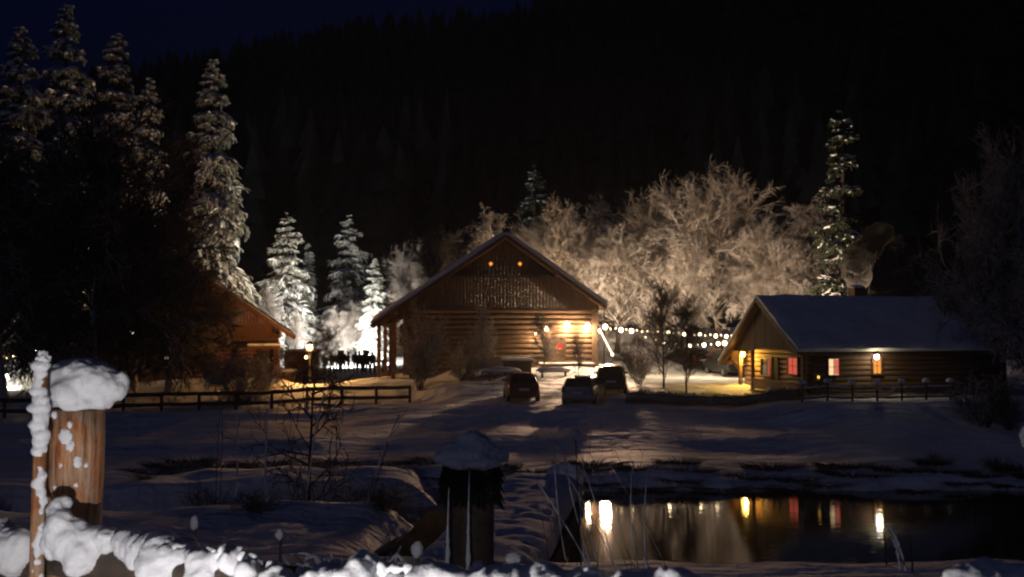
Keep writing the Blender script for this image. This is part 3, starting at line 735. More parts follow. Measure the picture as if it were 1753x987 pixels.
# ------------------------------------------------------------------ left barn
lo_ = Vector(((312 - 876.5) / F * 72, 72, 2.35))
lbn = thing('timber_barn', 'reddish timber barn on the left, roof edge sloping down to the lantern', 'barn', lo_, R(12.5))
AZ = 10.15 - 2.35; EX, EZ = 7.25, 5.25 - 2.35
def rz2(x): return AZ - (AZ - EZ) * abs(x) / EX
MB().box(-6.0, 6.0, .2, 14, -.8, 3.6).build('inner_wall', M['void'], lbn)
log_wall(-6.2, 6.2, -.5, 2.75, .05, .16, seed=8).build('log_wall', M['board_red'], lbn, smooth=True)
log_wall(.1, 14, -.5, 3.0, 6.05, .16, axis='y', seed=9).build('side_log_wall', M['board_red'], lbn, smooth=True)
boards(-6.3, 6.3, lambda x: 2.72, lambda x: rz2(x) - .3, -.10, .22, .04, 6).build('gable_boards', M['board_red'], lbn)
for sx in (1, -1):
    rf = roof_part(0, AZ - .02, sx * EX, EZ, -.24, .12, -1.2, 14.3, 41, 0, 2, 2).build('roof_slope', M['board_red'], lbn)
    roof_part(0, AZ, sx * EX, EZ, -.10, .22, -1.25, 14.3, 42 + sx, .04).build('roof_snow', M['roof_snow'], rf, smooth=True)
b2 = MB(); b2.bar((0, -1.29, AZ - .18), (EX, -1.29, EZ - .2), .05, .26); b2.bar((0, -1.29, AZ - .18), (-EX, -1.29, EZ - .2), .05, .26); b2.build('barge_board', M['board_red'], lbn)
b2 = MB(); b2.bar((3.4, -1.1, rz2(3.4) - .35), (1.9, -.1, 3.5), .14, .14); b2.bar((6.3, -1.15, EZ + .1), (6.3, 1.0, EZ + .1), .16, .18); b2.build('brace', M['beam'], lbn)
MB().box(4.75, 5.75, -.16, -.02, -.4, 1.85).build('doorway', M['void'], lbn)
pr = MB(); pr.box(4.2, 6.3, -1.3, -.12, 2.12, 2.24); po_ = pr.build('door_canopy', M['board_red'], lbn)
roof_part(4.2, 2.24, 6.3, 2.24, 0, .16, -1.35, -.12, 17, .02, 14, 8).build('canopy_snow', M['snow'], po_, smooth=True)
for x in (4.3, 6.2): MB().box(x - .08, x + .08, -1.2, -1.04, -.4, 2.12).build('porch_post', M['board_red'], lbn)
for (x, z, s) in ((-3.35, 3.05, .42), (-.72, 1.1, .36)):
    w = MB().box(x - s, x + s, -.17, -.13, z - s, z + s).build('window', M['pane_white'], lbn)
    fr = MB()
    for a, b, c_, d in ((x - s - .08, x - s, z - s, z + s), (x + s, x + s + .08, z - s, z + s), (x - s - .08, x + s + .08, z + s, z + s + .08), (x - s - .08, x + s + .08, z - s - .08, z - s), (x - .025, x + .025, z - s, z + s)): fr.box(a, b, -.22, -.12 if a != x - .025 else -.18, c_, d)
    fr.build('frame', M['beam'], w)
# shed between left barn and lantern
sp_ = onG(517, 79)
shed = thing('wooden_shed', 'small dark red shed at the right end of the left barn', 'shed', sp_, 0)
MB().box(-1.25, .75, 0, 3, -.4, 2.05).build('wall', M['board_red'], shed)
rf = MB().box(-1.4, .9, -.2, 3.1, 2.05, 2.15).build('roof', M['board_red'], shed)
roof_part(-1.4, 2.15, .9, 2.15, 0, .10, -.2, 3.1, 18, .02, 10, 10).build('roof_snow', M['snow'], rf, smooth=True)
# water trough / barrel table with snow beside the shed
tb = thing('wooden_barrel', 'wooden barrel with a thick snow lid beside the lantern', 'barrel', onG(497, 74), 0)
z_ = np.linspace(0, .85, 7); MB().tubes(np.array([[(0, 0, z) for z in z_]]), (.52 + .08 * np.sin(z_ / .85 * PI))[None], 16, cap=True).build('staves', M['board'], tb, smooth=True)
link('snow_cap', blob_mesh('snow_cap', M['snow'], (.72, .6, .17), 3, 3, .06, 2, -.05), tb, (0, 0, .93))
hp = MB()
for zz in (.2, .65): hp.tubes(np.array([[(0, 0, zz - .03), (0, 0, zz + .03)]]), np.full((1, 2), .62), 16, cap=True)
hp.build('hoop', M['metal'], tb)

# street lantern
lp = onG(531, 69)
lan = thing('street_lantern', 'lit orange lantern on a dark post left of the crowd', 'street lantern', lp, 0)
lh = (CAMZ + (554 - 594) / F * 69) - lp.z
MB().cyl((0, 0, -.3), (0, 0, lh - .22), .085, .055, 8).build('post', M['metal'], lan)
hd = MB().box(-.16, .16, -.16, .16, lh - .24, lh - .20).build('lantern_base', M['metal'], lan)
globe(.14).build('bulb', M['bulb_orange'], lan, smooth=True, loc=(0, 0, lh))
cg = MB()
for sx in (-.15, .15):
    for sy in (-.15, .15): cg.bar((sx, sy, lh - .2), (sx * 1.15, sy * 1.15, lh + .22), .02, .02)
cg.build('cage', M['metal'], lan)
MB().add([(-.24, -.24, lh + .22), (.24, -.24, lh + .22), (.24, .24, lh + .22), (-.24, .24, lh + .22), (0, 0, lh + .42)], [np.array([(0, 1, 4), (1, 2, 4), (2, 3, 4), (3, 0, 4)]), np.array([(3, 2, 1, 0)])]).build('lantern_roof', M['metal'], lan)
ar = MB().bar((0, 0, lh - .5), (-.22, -.05, lh - .5), .03, .03).build('side_arm', M['metal'], lan)
globe(.07).build('small_bulb', M['bulb_orange'], lan, smooth=True, loc=(-.22, -.08, lh - .62))
lamp(lp + Vector((0, -.25, lh)), 1100, (1, .48, .14), .12)

# ------------------------------------------------------------------ chalet
TH = R(15); CX = Vector((math.cos(TH), math.sin(TH), 0)); CY = Vector((-math.sin(TH), math.cos(TH), 0))
ch0 = Vector((14.84, 56.0, 2.35))
ch = thing('log_chalet', 'long low log chalet with a big snowy roof and lit windows', 'chalet', ch0, TH)
WD = 9.2; LN = 11.2; EZc = 2.30; APc = 5.15; BKz = 1.45; MID = WD * .49
# walls (front face at y=.55, back at 8.3; gable wall at x=.9)
MB().box(1.15, LN - .6, .7, 8.0, -.6, 2.2).build('inner_wall', M['void'], ch)
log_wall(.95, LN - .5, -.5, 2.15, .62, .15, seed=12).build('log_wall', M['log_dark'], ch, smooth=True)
log_wall(.62, 8.2, -.5, 2.3, 1.0, .15, axis='y', seed=13).build('gable_log_wall', M['log'], ch, smooth=True)
def crz(y): return APc - (APc - EZc) * (MID - y) / MID if y < MID else APc - (APc - BKz) * (y - MID) / (WD - MID)
gb = MB(); y = .35; rng_ = random.Random(4)
while y < 8.9:
    e = y + .19; dx = rng_.uniform(-.012, .012); lo = 2.05 + .28 * math.sin(PI * min(max((y - .4) / 6.0, 0), 1)) if y < 6.4 else (2.1 if y < 8.3 else 1.5)
    a, b = crz(y) - .22, crz(e) - .22
    if max(a, b) > lo + .05: gb.prism([(.08 + dx, y, lo), (.08 + dx, e, lo), (.08 + dx, e, max(b, lo + .02)), (.08 + dx, y, max(a, lo + .02))], (.035, 0, 0))
    y += .20
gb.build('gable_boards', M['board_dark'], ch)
MB().box(.2, .95, .6, 8.3, 2.36, 2.42).build('porch_ceiling', M['log'], ch)
def ch_roof(y0, z0, y1, z1, lift, th, x0, x1, seed, edge, nx=24, ny=30):
    mb = roof_part(y0, z0, y1, z1, lift, th, x0, x1, seed, edge, nx, ny)
    v = [a[:, [1, 0, 2]] for a in mb.v]; mb.v = v; mb.f = [f[:, ::-1] for f in mb.f]; return mb
for (ye, ze, sd) in ((0.0, EZc, 51), (WD, BKz, 53)):
    rf = ch_roof(MID, APc - .02, ye, ze, -.22, .10, -.25, LN + .1, sd, 0, 2, 2).build('roof_slope', M['board'], ch)
    ch_roof(MID, APc, ye, ze, -.10, .34, -.32, LN + .17, sd, .065, 30, 46).build('roof_snow', M['roof_snow'], rf, smooth=True)
bb = MB(); bb.bar((-.32, MID, APc - .17), (-.32, 0, EZc - .17), .05, .2); bb.bar((-.32, MID, APc - .17), (-.32, WD, BKz - .17), .05, .2); bb.build('barge_board', M['beam'], ch)
gt = MB(); gt.bar((-.2, .03, EZc - .24), (LN, .03, EZc - .24), .10, .08); gt.build('gutter', M['beam'], ch)
for (yy, wd) in ((5.9, .09), (7.4, .09), (.35, .10)):
    MB().box(.2 - wd, .2 + wd, yy - wd, yy + wd, -.4, min(crz(yy) - .3, 2.3)).build('porch_post', M['log'], ch)
MB().bar((.2, 7.4, 1.0), (.2, 8.5, 1.6), .12, .14).build('brace', M['log'], ch)
rl = MB(); rl.box(.12, .20, .45, 5.8, .52, .62); rl.box(.12, .20, .45, 5.8, .05, .13)
for i in range(26): rl.box(.145, .175, .5 + i * .205, .62 + i * .205, .13, .52)
rl.build('porch_railing', M['log'], ch)
MB().box(-.1, 1.0, .4, 6.6, -.5, -.02).build('porch_floor', M['board'], ch)
def ch_window(a, z, w, h, mats, front=True):
    """front: on the long wall at x=a; else on the gable wall at y=a"""
    def bx(mb, u0, u1, v0, v1, d0, d1):
        return mb.box(u0, u1, .62 - d1, .62 - d0, v0, v1) if front else mb.box(1.0 - d1, 1.0 - d0, u0, u1, v0, v1)
    pane = bx(MB(), a - w / 2, a + w / 2, z - h / 2, z + h / 2, .10, .17).build('window', mats[0], ch)
    if mats[1] is not None:
        cu = MB()
        for q in range(5):
            if front: u = a + w / 2 - .30 + q * .062
            else: u = a - w / 2 + q * .1
            bx(cu, u, u + .05, z - h / 2 + .02, z + h / 2 - .02, .175 + .004 * (q % 2), .185 + .004 * (q % 2))
        cu.build('curtain', mats[1], pane)
    fr = MB(); t = .07
    bx(fr, a - w / 2 - t, a - w / 2, z - h / 2, z + h / 2, .10, .24); bx(fr, a + w / 2, a + w / 2 + t, z - h / 2, z + h / 2, .10, .24)
    bx(fr, a - w / 2 - t, a + w / 2 + t, z + h / 2, z + h / 2 + t, .10, .24); bx(fr, a - .014, a + .014, z - h / 2, z + h / 2, .195, .215); bx(fr, a - w / 2, a - .016, z - .012, z + .012, .195, .213); bx(fr, a + .016, a + w / 2, z - .012, z + .012, .195, .213)
    fr.build('frame', M['beam'], pane)
    bx(MB(), a - w / 2 - .1, a + w / 2 + .1, z - h / 2 - t, z - h / 2 - .003, .10, .30).build('sill', M['beam'], pane)
def ch_x(px):   # distance along the long wall for a bearing
    u = (px - 876.5) / F; a0 = ch0 + CY * .5
    return (u * a0.y - a0.x) / (CX.x - u * CX.y)
def ch_y(px):
    u = (px - 876.5) / F; a0 = ch0 + CX * .9
    return (u * a0.y - a0.x) / (CY.x - u * CY.y)
ch_window(ch_x(1425), 1.42, .60, .82, (M['pane_warm'], M['curtain']))
ch_window(ch_x(1499), 1.46, .46, .80, (M['pane_amber'], None))
ch_window(ch_y(1359), 1.40, 1.0, .85, (M['curtain'], None), False)
ch_window(ch_y(1314), 1.25, 1.2, .95, (M['glass_dark'], M['curtain']), False)
yy = ch_y(1333); MB().box(.80, .86, yy - .05, yy + .85, 0, 1.8).build('door', M['void'], ch)
chim = MB().box(6.4, 7.1, MID + .9, MID + 1.6, 3.4, 5.75).build('chimney', M['beam'], ch)
link('chimney_snow', blob_mesh('chimney_snow', M['snow'], (.42, .42, .13), 6, 3, .08), chim, (6.75, MID + 1.25, 5.78))
# annex at the right end
an = thing('lean_to_shed', 'low dark lean-to at the far right end of the chalet', 'shed', ch0 + CX * (LN + .3) + Vector((0, 0, 0)), TH)
MB().box(0, 1.8, 1.6, 6.5, -.5, 1.7).build('wall', M['log_dark'], an)
rf = MB(); rf.prism([(-.25, 1.2, 2.15), (2.2, 1.2, 1.65), (2.2, 1.2, 1.75), (-.25, 1.2, 2.25)], (0, 5.6, 0)); rf = rf.build('roof', M['board'], an)
roof_part(-.2, 2.25, 2.2, 1.77, .0, .14, 1.25, 6.75, 66, .02, 12, 14).build('roof_snow', M['roof_snow'], rf, smooth=True)

def hung_lamp(px, py, D, label, mat, power, col, size=.12, name='wall_lamp', group=None, cat='lamp', offs=(0, -.3, -.1)):
    p = W(px, py, D); t = thing(name, label, cat, p, 0, group)
    globe(size).build('bulb', mat, t, smooth=True)
    mb = MB(); mb.tubes(np.array([[(0, 0, size * 1.1), (0, 0, size * 1.1 + .1)]]), np.array([[size * 1.3, size * .4]]), 10, cap=True); mb.build('lamp_shade', M['metal'], t)
    MB().bar((0, 0, size * 1.1 + .1), (.0, .22, size * 1.1 + .16), .03, .03).build('bracket', M['metal'], t)
    if power: lamp(p + Vector(offs), power, col, .12)
    return t
YL = (1, .55, .09)
hung_lamp(1271, 606, 63.1, 'yellow lamp hanging in the chalet porch', M['bulb_yellow'], 300, YL, .14, 'porch_lamp', offs=(.1, -.15, -.2))
hung_lamp(1500, 610, 57.15, 'bright white lamp on the chalet wall at the second lit window', M['bulb_white'], 26, (1, .8, .45), .12, 'wall_lamp', offs=(0, -.35, -.1))
# yard hut left of porch, lit yellow
yh = thing('yard_hut', 'little yellow lit hut roof among the parked cars left of the porch', 'hut', onG(1232, 76), R(8))
hz = CAMZ + (554 - 597) / F * 76 - yh.location.z
for x in (-.7, .7):
    for y in (0, 1.4): MB().box(x - .05, x + .05, y - .05, y + .05, -.3, hz - .35).build('post', M['log'], yh)
rf = MB(); rf.prism([(-.95, -.2, hz - .4), (0, -.2, hz), (.95, -.2, hz - .4), (.95, -.2, hz - .48), (0, -.2, hz - .08), (-.95, -.2, hz - .48)], (0, 1.9, 0)); rf.build('roof', M['log'], yh)
MB().box(-.7, .7, 1.35, 1.42, .0, hz - .5).build('back_wall', M['log'], yh)
hung_lamp(1238, 604, 75.4, 'yellow lamp under the little yard hut roof', M['bulb_yellow'], 160, YL, .12, 'yard_lamp')
hung_lamp(1230, 616, 72.5, 'white lamp low beside the parked cars left of the porch', M['bulb_white'], 40, (1, .9, .7), .16, 'yard_lamp')
cl = thing('candle_lantern', 'small candle lantern on the snow before the chalet wall', 'lantern', W(1400, 645, 54.3), 0)
globe(.07).build('flame', M['candle'], cl, smooth=True)
MB().box(-.1, .1, -.1, .1, -.16, -.11).build('lantern_base', M['metal'], cl); MB().cyl((0, 0, -1.0), (0, 0, -.16), .05, .05, 6).build('post', M['fence'], cl)
cgm = MB()
for sx in (-.08, .08):
    for sy in (-.08, .08): cgm.bar((sx, sy, -.11), (sx, sy, .14), .012, .012)
cgm.box(-.1, .1, -.1, .1, .14, .17); cgm.build('cage', M['metal'], cl)

# ------------------------------------------------------------------ string lights
gW = 'strings of bulbs between barn and chalet'
string_lights('string of four large bulbs along the barn log wall', [(905, 566, 69.66), (917, 571, 69.66), (936, 563, 69.68), (971, 555, 69.72), (1006, 558, 69.76), (1019, 552, 69.8)],
              [0, .11, .17, .17, .20, 0], gW, M['bulb'], {1: .25, 2: .7, 3: 1, 4: 1.3}, 69.2, 330)
up = [(1022, 556)] + [(x, 556 + 19 * ((x - 1022) / 233) ** .55 + (1.2 if i % 2 else -.6)) for i, x in enumerate(list(range(1036, 1256, 9)))]
sz = [0] + [(.17 if i in (0,) else .15 if i in (3, 5, 12) else .11 if i in (15, 18, 21, 23) else .055) for i in range(len(up) - 1)]
string_lights('upper long string of bulbs from barn eave to chalet gable', up, sz, gW, M['bulb'], {1: 1.6, 6: .25, 13: .3, 19: .1}, 71, 230)
lamp(W(1036, 556, 70.5), 11000, (1, .60, .36), .30, None, 'lamp_light', 58, W(985, 735, 51))  # added spot without a fixture, throws warm light from the bulb over the field
lw = [(1084, 570), (1105, 577), (1122, 582), (1136, 586), (1156, 588), (1181, 591), (1194, 590), (1205, 590), (1217, 589), (1229, 588), (1240, 587), (1249, 585)]
string_lights('lower shorter string of bulbs sagging toward the chalet', lw, [0, .055, .055, .08, .055, .11, .055, .13, .055, .12, .15, .08], gW, M['bulb'], (5, 10), 70, 200)
rp = [(1021, 566), (1026, 566)] + [(1029 + i * 1.6, 569 + i * 3.1) for i in range(13)]
string_lights('slanting rope light running down to the snow at the right barn corner', rp, [.06, .10] + [.058] * 12 + [.09], gW, M['bulb'], (5,), 72, 90)
string_lights('short string of coloured lamps at the left edge above the lit snow', [(-40, 618), (0, 615), (13, 612), (26, 611), (47, 606), (80, 598)], [0, .14, .05, .13, .14, 0], 'lamps at the left edge', M['bulb'], (1, 4), 72, 160)

def floodlight(px, D, h, aim, power, label, col=(1, .93, .82), spot=150, group='floodlights', show=True, rad=.25):
    base = onG(px, D); t = thing('floodlight', label, 'floodlight', base, 0, group)
    a = Vector(aim); d = (a - (base + Vector((0, 0, h)))).normalized(); q = d.to_track_quat('-Z', 'Y').to_matrix().to_4x4(); q.translation = Vector((0, 0, h))
    mb = MB(); mb.box(-.28, .28, -.2, .2, 0, .14, 0, q); mb.build('housing', M['metal'], t)
    mb = MB(); mb.box(-.25, .25, -.17, .17, -.012, -.002, 0, q); mb.build('lamp_glass', M['bulb_white'], t)
    mb = MB(); mb.cyl((0, 0, -.2), (0, 0, h - .05), .05, .04, 8); mb.build('stand', M['metal'], t)
    lamp(base + Vector((0, 0, h)) + d * .12, power, col, rad, spot=spot, aim=a)
    return t
floodlight(583, 98, 1.6, W(560, 420, 116), 15000, 'left floodlight behind the crowd aimed at the white trees')
floodlight(627, 98, 1.6, W(645, 440, 112), 9000, 'right floodlight behind the crowd aimed at the brightest spruce')
floodlight(532, 90, 2.6, W(372, 250, 97), 8500, 'floodlight behind the shed aimed at the tall slender spruce', (1, .74, .48), 120)
floodlight(1034, 75, 4.2, W(1130, 360, 90), 13500, 'floodlight at the right corner of the big barn aimed at the frosty trees', (1, .73, .48), 96)
floodlight(1296, 72, 3.0, W(1310, 330, 88), 10000, 'added unseen floodlight behind the chalet gable aimed at the widest frosty tree', (1, .73, .48), 150)  # added second source, out of sight, to spread light over grove and smoke
floodlight(1405, 72, 2.4, W(1470, 400, 82), 4500, 'added unseen floodlight behind the chalet roof lighting the smoke and the dark green spruce', (1, .68, .45), 130)  # added out of sight to brighten the chimney smoke and the spruce
floodlight(925, 88, 2.6, W(905, 400, 98), 15000, 'floodlight behind the big barn aimed at the trees over its ridge', (1, .72, .45), 140)
floodlight(60, 78, 1.8, W(10, 645, 70), 5000, 'floodlight behind the left barn shining on the snow at the left edge', (1, .80, .50), 140)
floodlight(66, 71, 3.0, W(50, 150, 79), 3200, 'floodlight at the foot of the dim spruces at the left edge', (1, .58, .36), 110)
floodlight(135, 83, 3.0, W(150, 120, 93), 4200, 'floodlight at the foot of the lumpy topped dim spruce', (1, .58, .36), 110)

# lit stall at the far left
st = thing('market_stall', 'white sheeted stall glowing behind the left end of the rail fence', 'stall', onG(20, 70), R(6))
P = np.zeros((40, 8, 3)); xs = np.linspace(-2.2, 1.6, 40)
for j, zz in enumerate(np.linspace(-.2, 1.15, 8)):
    P[:, j, 0] = xs; P[:, j, 1] = .06 * np.sin(xs * 11) + .03 * np.sin(xs * 23); P[:, j, 2] = zz + .05 * np.sin(xs * 5) * (zz / 1.15)
sm = MB(); sm.grid(P); sh_ = sm.build('sheet', M['plate'], st, smooth=True); so = sh_.modifiers.new('thick', 'SOLIDIFY'); so.thickness = .02
MB().box(-2.3, 1.7, .1, 1.6, 1.12, 1.2).build('table_top', M['board'], st)
link('snow_cap', blob_mesh('snow_cap', M['snow'], (2.0, .8, .16), 8, 4, .10, 3, -.05), st, (-.3, .8, 1.24))
for x in (-2.2, 1.6): MB().box(x - .05, x + .05, 1.45, 1.55, -.3, 1.12).build('post', M['beam'], st)
hung_lamp(12, 646, 69, 'round white lamp glowing against the sheeted stall', M['bulb_white'], 260, (1, .85, .62), .20, 'stall_lamp')

# ------------------------------------------------------------------ fences
def rail_fence(label, A, B, n, h, rails, rr=.05, pr_=.07, mat=None, cap=False, overs=None):
    t = thing('rail_fence', label, 'fence', A, 0)
    pts = [A.lerp(B, i / (n - 1)) for i in range(n)]
    pts = [Vector((p.x, p.y, G(p.x, p.y))) - A for p in pts]
    for i, p in enumerate(pts):
        MB().cyl(p + Vector((0, 0, -.3)), p + Vector((0, 0, h)), pr_, pr_ * .9, 8).build('post', mat or M['fence'], t)
        if cap: link('snow_cap', blob_mesh('snow_cap', M['snow'], (.19, .19, .15), i, 3, .15, 2, -.05), t, p + Vector((0, 0, h + .08)))
    for rh in rails:
        for i in range(n - 1):
            a = pts[i] + Vector((0, -pr_, rh)); b = pts[i + 1] + Vector((0, -pr_, rh + random.Random(i).uniform(-.03, .03)))
            MB().tubes(np.array([[a, (a + b) / 2 + Vector((0, 0, -.02)), b]]), np.array([[rr, rr * .95, rr * .9]]), 7, cap=True).build('rail', mat or M['fence'], t, smooth=True)
            if cap: MB().tubes(np.array([[a.lerp(b, q) + Vector((0, 0, rr + .02 + .015 * math.sin(q * 17 + i))) for q in np.linspace(.06, .94, 9)]]), np.full((1, 9), .055), 6, flat=.8, cap=True).build('snow_line', M['snow'], t, smooth=True)
    return t
A = onG(-60, 55.5); B = onG(702, 62); rail_fence('long dark two rail fence crossing the meadow on the left', A, B, 13, .98, (.88, .34), .11, .09)
A = onG(1372, 53.5); B = onG(1625, 55.0); fc = rail_fence('snow capped post and rail fence in front of the chalet', A, B, 7, .86, (.62, .18), .045, .06, cap=True)
ca = onG(1496, 53.9, .78); cb = onG(1534, 54.1, .82)
chn = MB(); cp = [ca.lerp(cb, q) + Vector((0, -.1, -1.3 * q * (1 - q))) - ca for q in np.linspace(0, 1, 12)]; chn.tubes(np.array([cp]), np.full((1, 12), .035), 6)
tag(chn.build('snowy_rope', M['snow'], smooth=True, loc=ca), 'sagging snow covered rope between two fence posts before the chalet', 'rope')
A = onG(642, 88); B = onG(668, 88); rail_fence('short dark rail barrier right of the crowd', A, B, 3, 1.15, (1.0, .55), .09, .08)
# picket garden fence
pk = thing('picket_fence', 'low dark picket fence right of the parked cars', 'fence', onG(1072, 57), 0, None)
pa = pk.location.copy(); n = 92; rngp = random.Random(3)
for i in range(n):
    f = i / (n - 1); g = onG(1072 + 296 * f, 57 - 2.2 * f) - pa; h = .66 + rngp.uniform(-.05, .05)
    MB().prism([(g.x - .035, g.y, g.z - .15), (g.x + .035, g.y, g.z - .15), (g.x + .035, g.y, g.z + h), (g.x, g.y, g.z + h + .05), (g.x - .035, g.y, g.z + h)], (0, .02, 0)).build('picket', M['fence'], pk)
for rh in (.15, .5):
    pts = [onG(1070 + 300 * f, 57 - 2.2 * f) - pa + Vector((0, .05, rh)) for f in np.linspace(0, 1, 20)]
    MB().tubes(np.array([pts]), np.full((1, 20), .035), 5).build('rail', M['fence'], pk)
def hedge(a, b, w, h, label, seed):
    k = 60; m = 12; P = np.zeros((k, m, 3)); rng = np.random.default_rng(seed)
    for i in range(k):
        f = i / (k - 1); g = onG(a[0] + (b[0] - a[0]) * f, a[1] + (b[1] - a[1]) * f)
        hh = h * (.75 + .35 * float(vnoise(np.array([f * 30.]), np.array([0.]), 1, seed)[0]))
        for j in range(m):
            an_ = PI * j / (m - 1); P[i, j] = (g.x, g.y + -w * math.cos(an_) * (.9 + .2 * rng.random()), g.z - .1 + hh * math.sin(an_) ** .6 + .05 * rng.random())
    mb = MB(); mb.grid(P); o = mb.build('snowy_hedge', M['hedge'], smooth=True); tag(o, label, 'hedge'); return o
M['hedge'] = frosted('hedge', (.07, .055, .045), (.75, .76, .80), -.3, .6, 1.5)
hedge((1080, 58.6), (1362, 57.2), .5, .60, 'low snow dusted hedge behind the picket fence', 4)

# chest with snow, snowed tables
cs = thing('wooden_chest', 'dark wooden chest with thick snow on its lid before the log wall', 'chest', onG(886, 67.5), R(3))
MB().box(-.85, .85, 0, .9, -.2, .82).build('body', M['board'], cs); lid = MB().box(-.95, .95, -.08, .98, .82, .90).build('lid', M['board'], cs)
roof_part(-1.0, .9, 1.0, .9, 0, .2, -.12, 1.0, 77, .02, 16, 8).build('lid_snow', M['snow'], lid, smooth=True)
for (px, D, lb, s) in ((858, 65.8, 'snow covered low bench at the left before the chest', 1.15), (948, 66.3, 'snow covered low bench right below the lit sapling', 1.0)):
    bq = thing('garden_bench', lb, 'bench', onG(px, D), R(2), 'snowed in benches before the barn')
    MB().box(-.9 * s, .9 * s, -.25, .25, .36, .42).build('seat', M['board'], bq)
    for x in (-.7, .7):
        MB().box(x - .05, x + .05, -.2, .2, -.2, .36).build('leg', M['board'], bq)
    link('snow_cap', blob_mesh('snow_cap', M['snow'], (1.05 * s, .38, .22), int(px), 3, .10, 2, -.04), bq, (0, 0, .47))

# ------------------------------------------------------------------ cars
def car_body(L=4.1, Wd=1.74, H=1.47):
    st = [(0.0, .34, .80, .70, .84, .62), (.05, .27, .90, .80, .98, .70), (.22, .24, .94, .85, 1.20, .66), (.62, .22, .95, .86, 1.44, .60), (1.2, .2, .95, .87, 1.48, .61),
          (2.2, .2, .94, .87, 1.46, .60), (2.55, .2, .93, .87, 1.40, .60), (3.15, .2, .90, .86, .98, .74), (3.8, .22, .80, .80, .84, .68), (4.05, .30, .66, .70, .70, .60)]
    P = []
    for (s, zb, zs, hw, zr, hr) in st:
        y = s * L / 4.05; k = Wd / 1.74; q = H / 1.48
        half = [(0, zb), (hw * .86, zb), (hw * .98, zb + .14), (hw, (zb + zs) / 2 + .05), (hw * .975, zs), (hr + (hw - hr) * .38, zs + (zr - zs) * .6), (hr, zr - .02), (hr * .55, zr + .015), (0, zr + .03)]
        ring = [(x * k, z * q) for x, z in half] + [(-x * k, z * q) for x, z in half[-2:0:-1]]
        P.append([(x, y, z) for x, z in ring])
    P = np.array(P); a, b, _ = P.shape; i = np.arange(a * b).reshape(a, b)
    mb = MB(); mb.add(P.reshape(-1, 3), [np.stack([i[:-1], np.roll(i, -1, 1)[:-1], np.roll(i, -1, 1)[1:], i[1:]], -1).reshape(-1, 4), i[0][None, ::-1], i[-1][None, :]])
    return mb
def make_car(label, mat, L=4.1, Wd=1.74, H=1.47, name='parked_car'):
    t = thing(name, label, 'car', (0, 0, 0), 0, 'cars parked on the snow')
    b = car_body(L, Wd, H).build('body', mat, t, smooth=True); ss = b.modifiers.new('round', 'SUBSURF'); ss.levels = 2; ss.render_levels = 2
    k = Wd / 1.74; q = H / 1.48; f = L / 4.05
    w = MB(); w.prism([(-.66 * k, .055 * f, 1.0 * q), (.66 * k, .055 * f, 1.0 * q), (.56 * k, .42 * f, 1.40 * q), (-.56 * k, .42 * f, 1.40 * q)], (0, -.02, .012)); w.build('rear_window', M['glass_dark'], t)
    w = MB(); w.prism([(-.68 * k, 3.08 * f, 1.03 * q), (.68 * k, 3.08 * f, 1.03 * q), (.56 * k, 2.62 * f, 1.36 * q), (-.56 * k, 2.62 * f, 1.36 * q)], (0, .03, .02)); w.build('windscreen', M['glass_dark'], t)
    for s in (-1, 1):
        w = MB(); w.prism([(s * .80 * k, .55 * f, 1.02 * q), (s * .80 * k, 2.95 * f, 1.0 * q), (s * .665 * k, 2.4 * f, 1.38 * q), (s * .665 * k, .75 * f, 1.39 * q)], (s * .03, 0, .01)); w.build('side_window', M['glass_dark'], t)
        w = MB(); w.prism([(s * .62 * k, -.005, .70 * q), (s * .80 * k, .04, .70 * q), (s * .76 * k, .06, 1.0 * q), (s * .64 * k, .03, .98 * q)], (0, -.04, 0)); w.build('tail_light', M['tail'], t)
        w = MB(); w.box(s * .9 * k - .09, s * .9 * k + .09, 2.75 * f, 2.87 * f, .96 * q, 1.08 * q); o = w.build('mirror', mat, t); bv = o.modifiers.new('b', 'BEVEL'); bv.width = .03; bv.segments = 2
        w = MB(); w.box(s * .62 * k - .12, s * .62 * k + .12, 3.93 * f, 4.02 * f, .60 * q, .72 * q); w.build('headlight', M['rim'], t)
        for y in (.72 * f, 3.22 * f):
            wh = MB(); wh.cyl((s * .68 * k, y, .31), (s * .88 * k, y, .31), .31, .31, 20); whl = wh.build('wheel', M['tyre'], t)
            MB().cyl((s * .87 * k, y, .31), (s * .892 * k, y, .31), .19, .18, 12).build('rim', M['rim'], whl)
    w = MB(); w.box(-.78 * k, .78 * k, -.07, .02, .34, .56); o = w.build('bumper', mat, t); bv = o.modifiers.new('b', 'BEVEL'); bv.width = .05; bv.segments = 3
    MB().box(-.26, .26, -.085, -.072, .62 * q, .73 * q).build('number_plate', M['plate'], t)
    return t
def frost_patch(t, w, y0, y1, z0, z1):
    pass
def put_car(t, px, D, rz):
    g = onG(px, D); t.location = g + Vector((0, 0, .02)); t.rotation_euler = (0, 0, rz)
c1 = make_car('dark red hatchback parked left of the other two below the barn', M['car_red'], 3.9, 1.72, 1.50); put_car(c1, 897, 57.2, R(4))
c2 = make_car('bluish silver car parked between the dark red and the small dark one', M['car_blue'], 4.4, 1.80, 1.44); put_car(c2, 988, 56.2, R(-14))
c3 = make_car('dark upright car parked beside the picket fence', M['car_black'], 4.0, 1.70, 1.55); put_car(c3, 1046, 59.6, R(-5))
for px, D, rz, m, lb, Hh in ((1203, 76, 24, 'car_black', 'dark car farthest left of those near the chalet porch', 1.5), (1236, 74, -14, 'car_black', 'black car seen from the side in front of the yard hut', 1.45), (1266, 71, 14, 'car_black', 'dark car parked closest to the chalet porch', 1.75)):
    cc = make_car(lb, M[m], 4.1, 1.75, Hh); put_car(cc, px, D, R(rz))
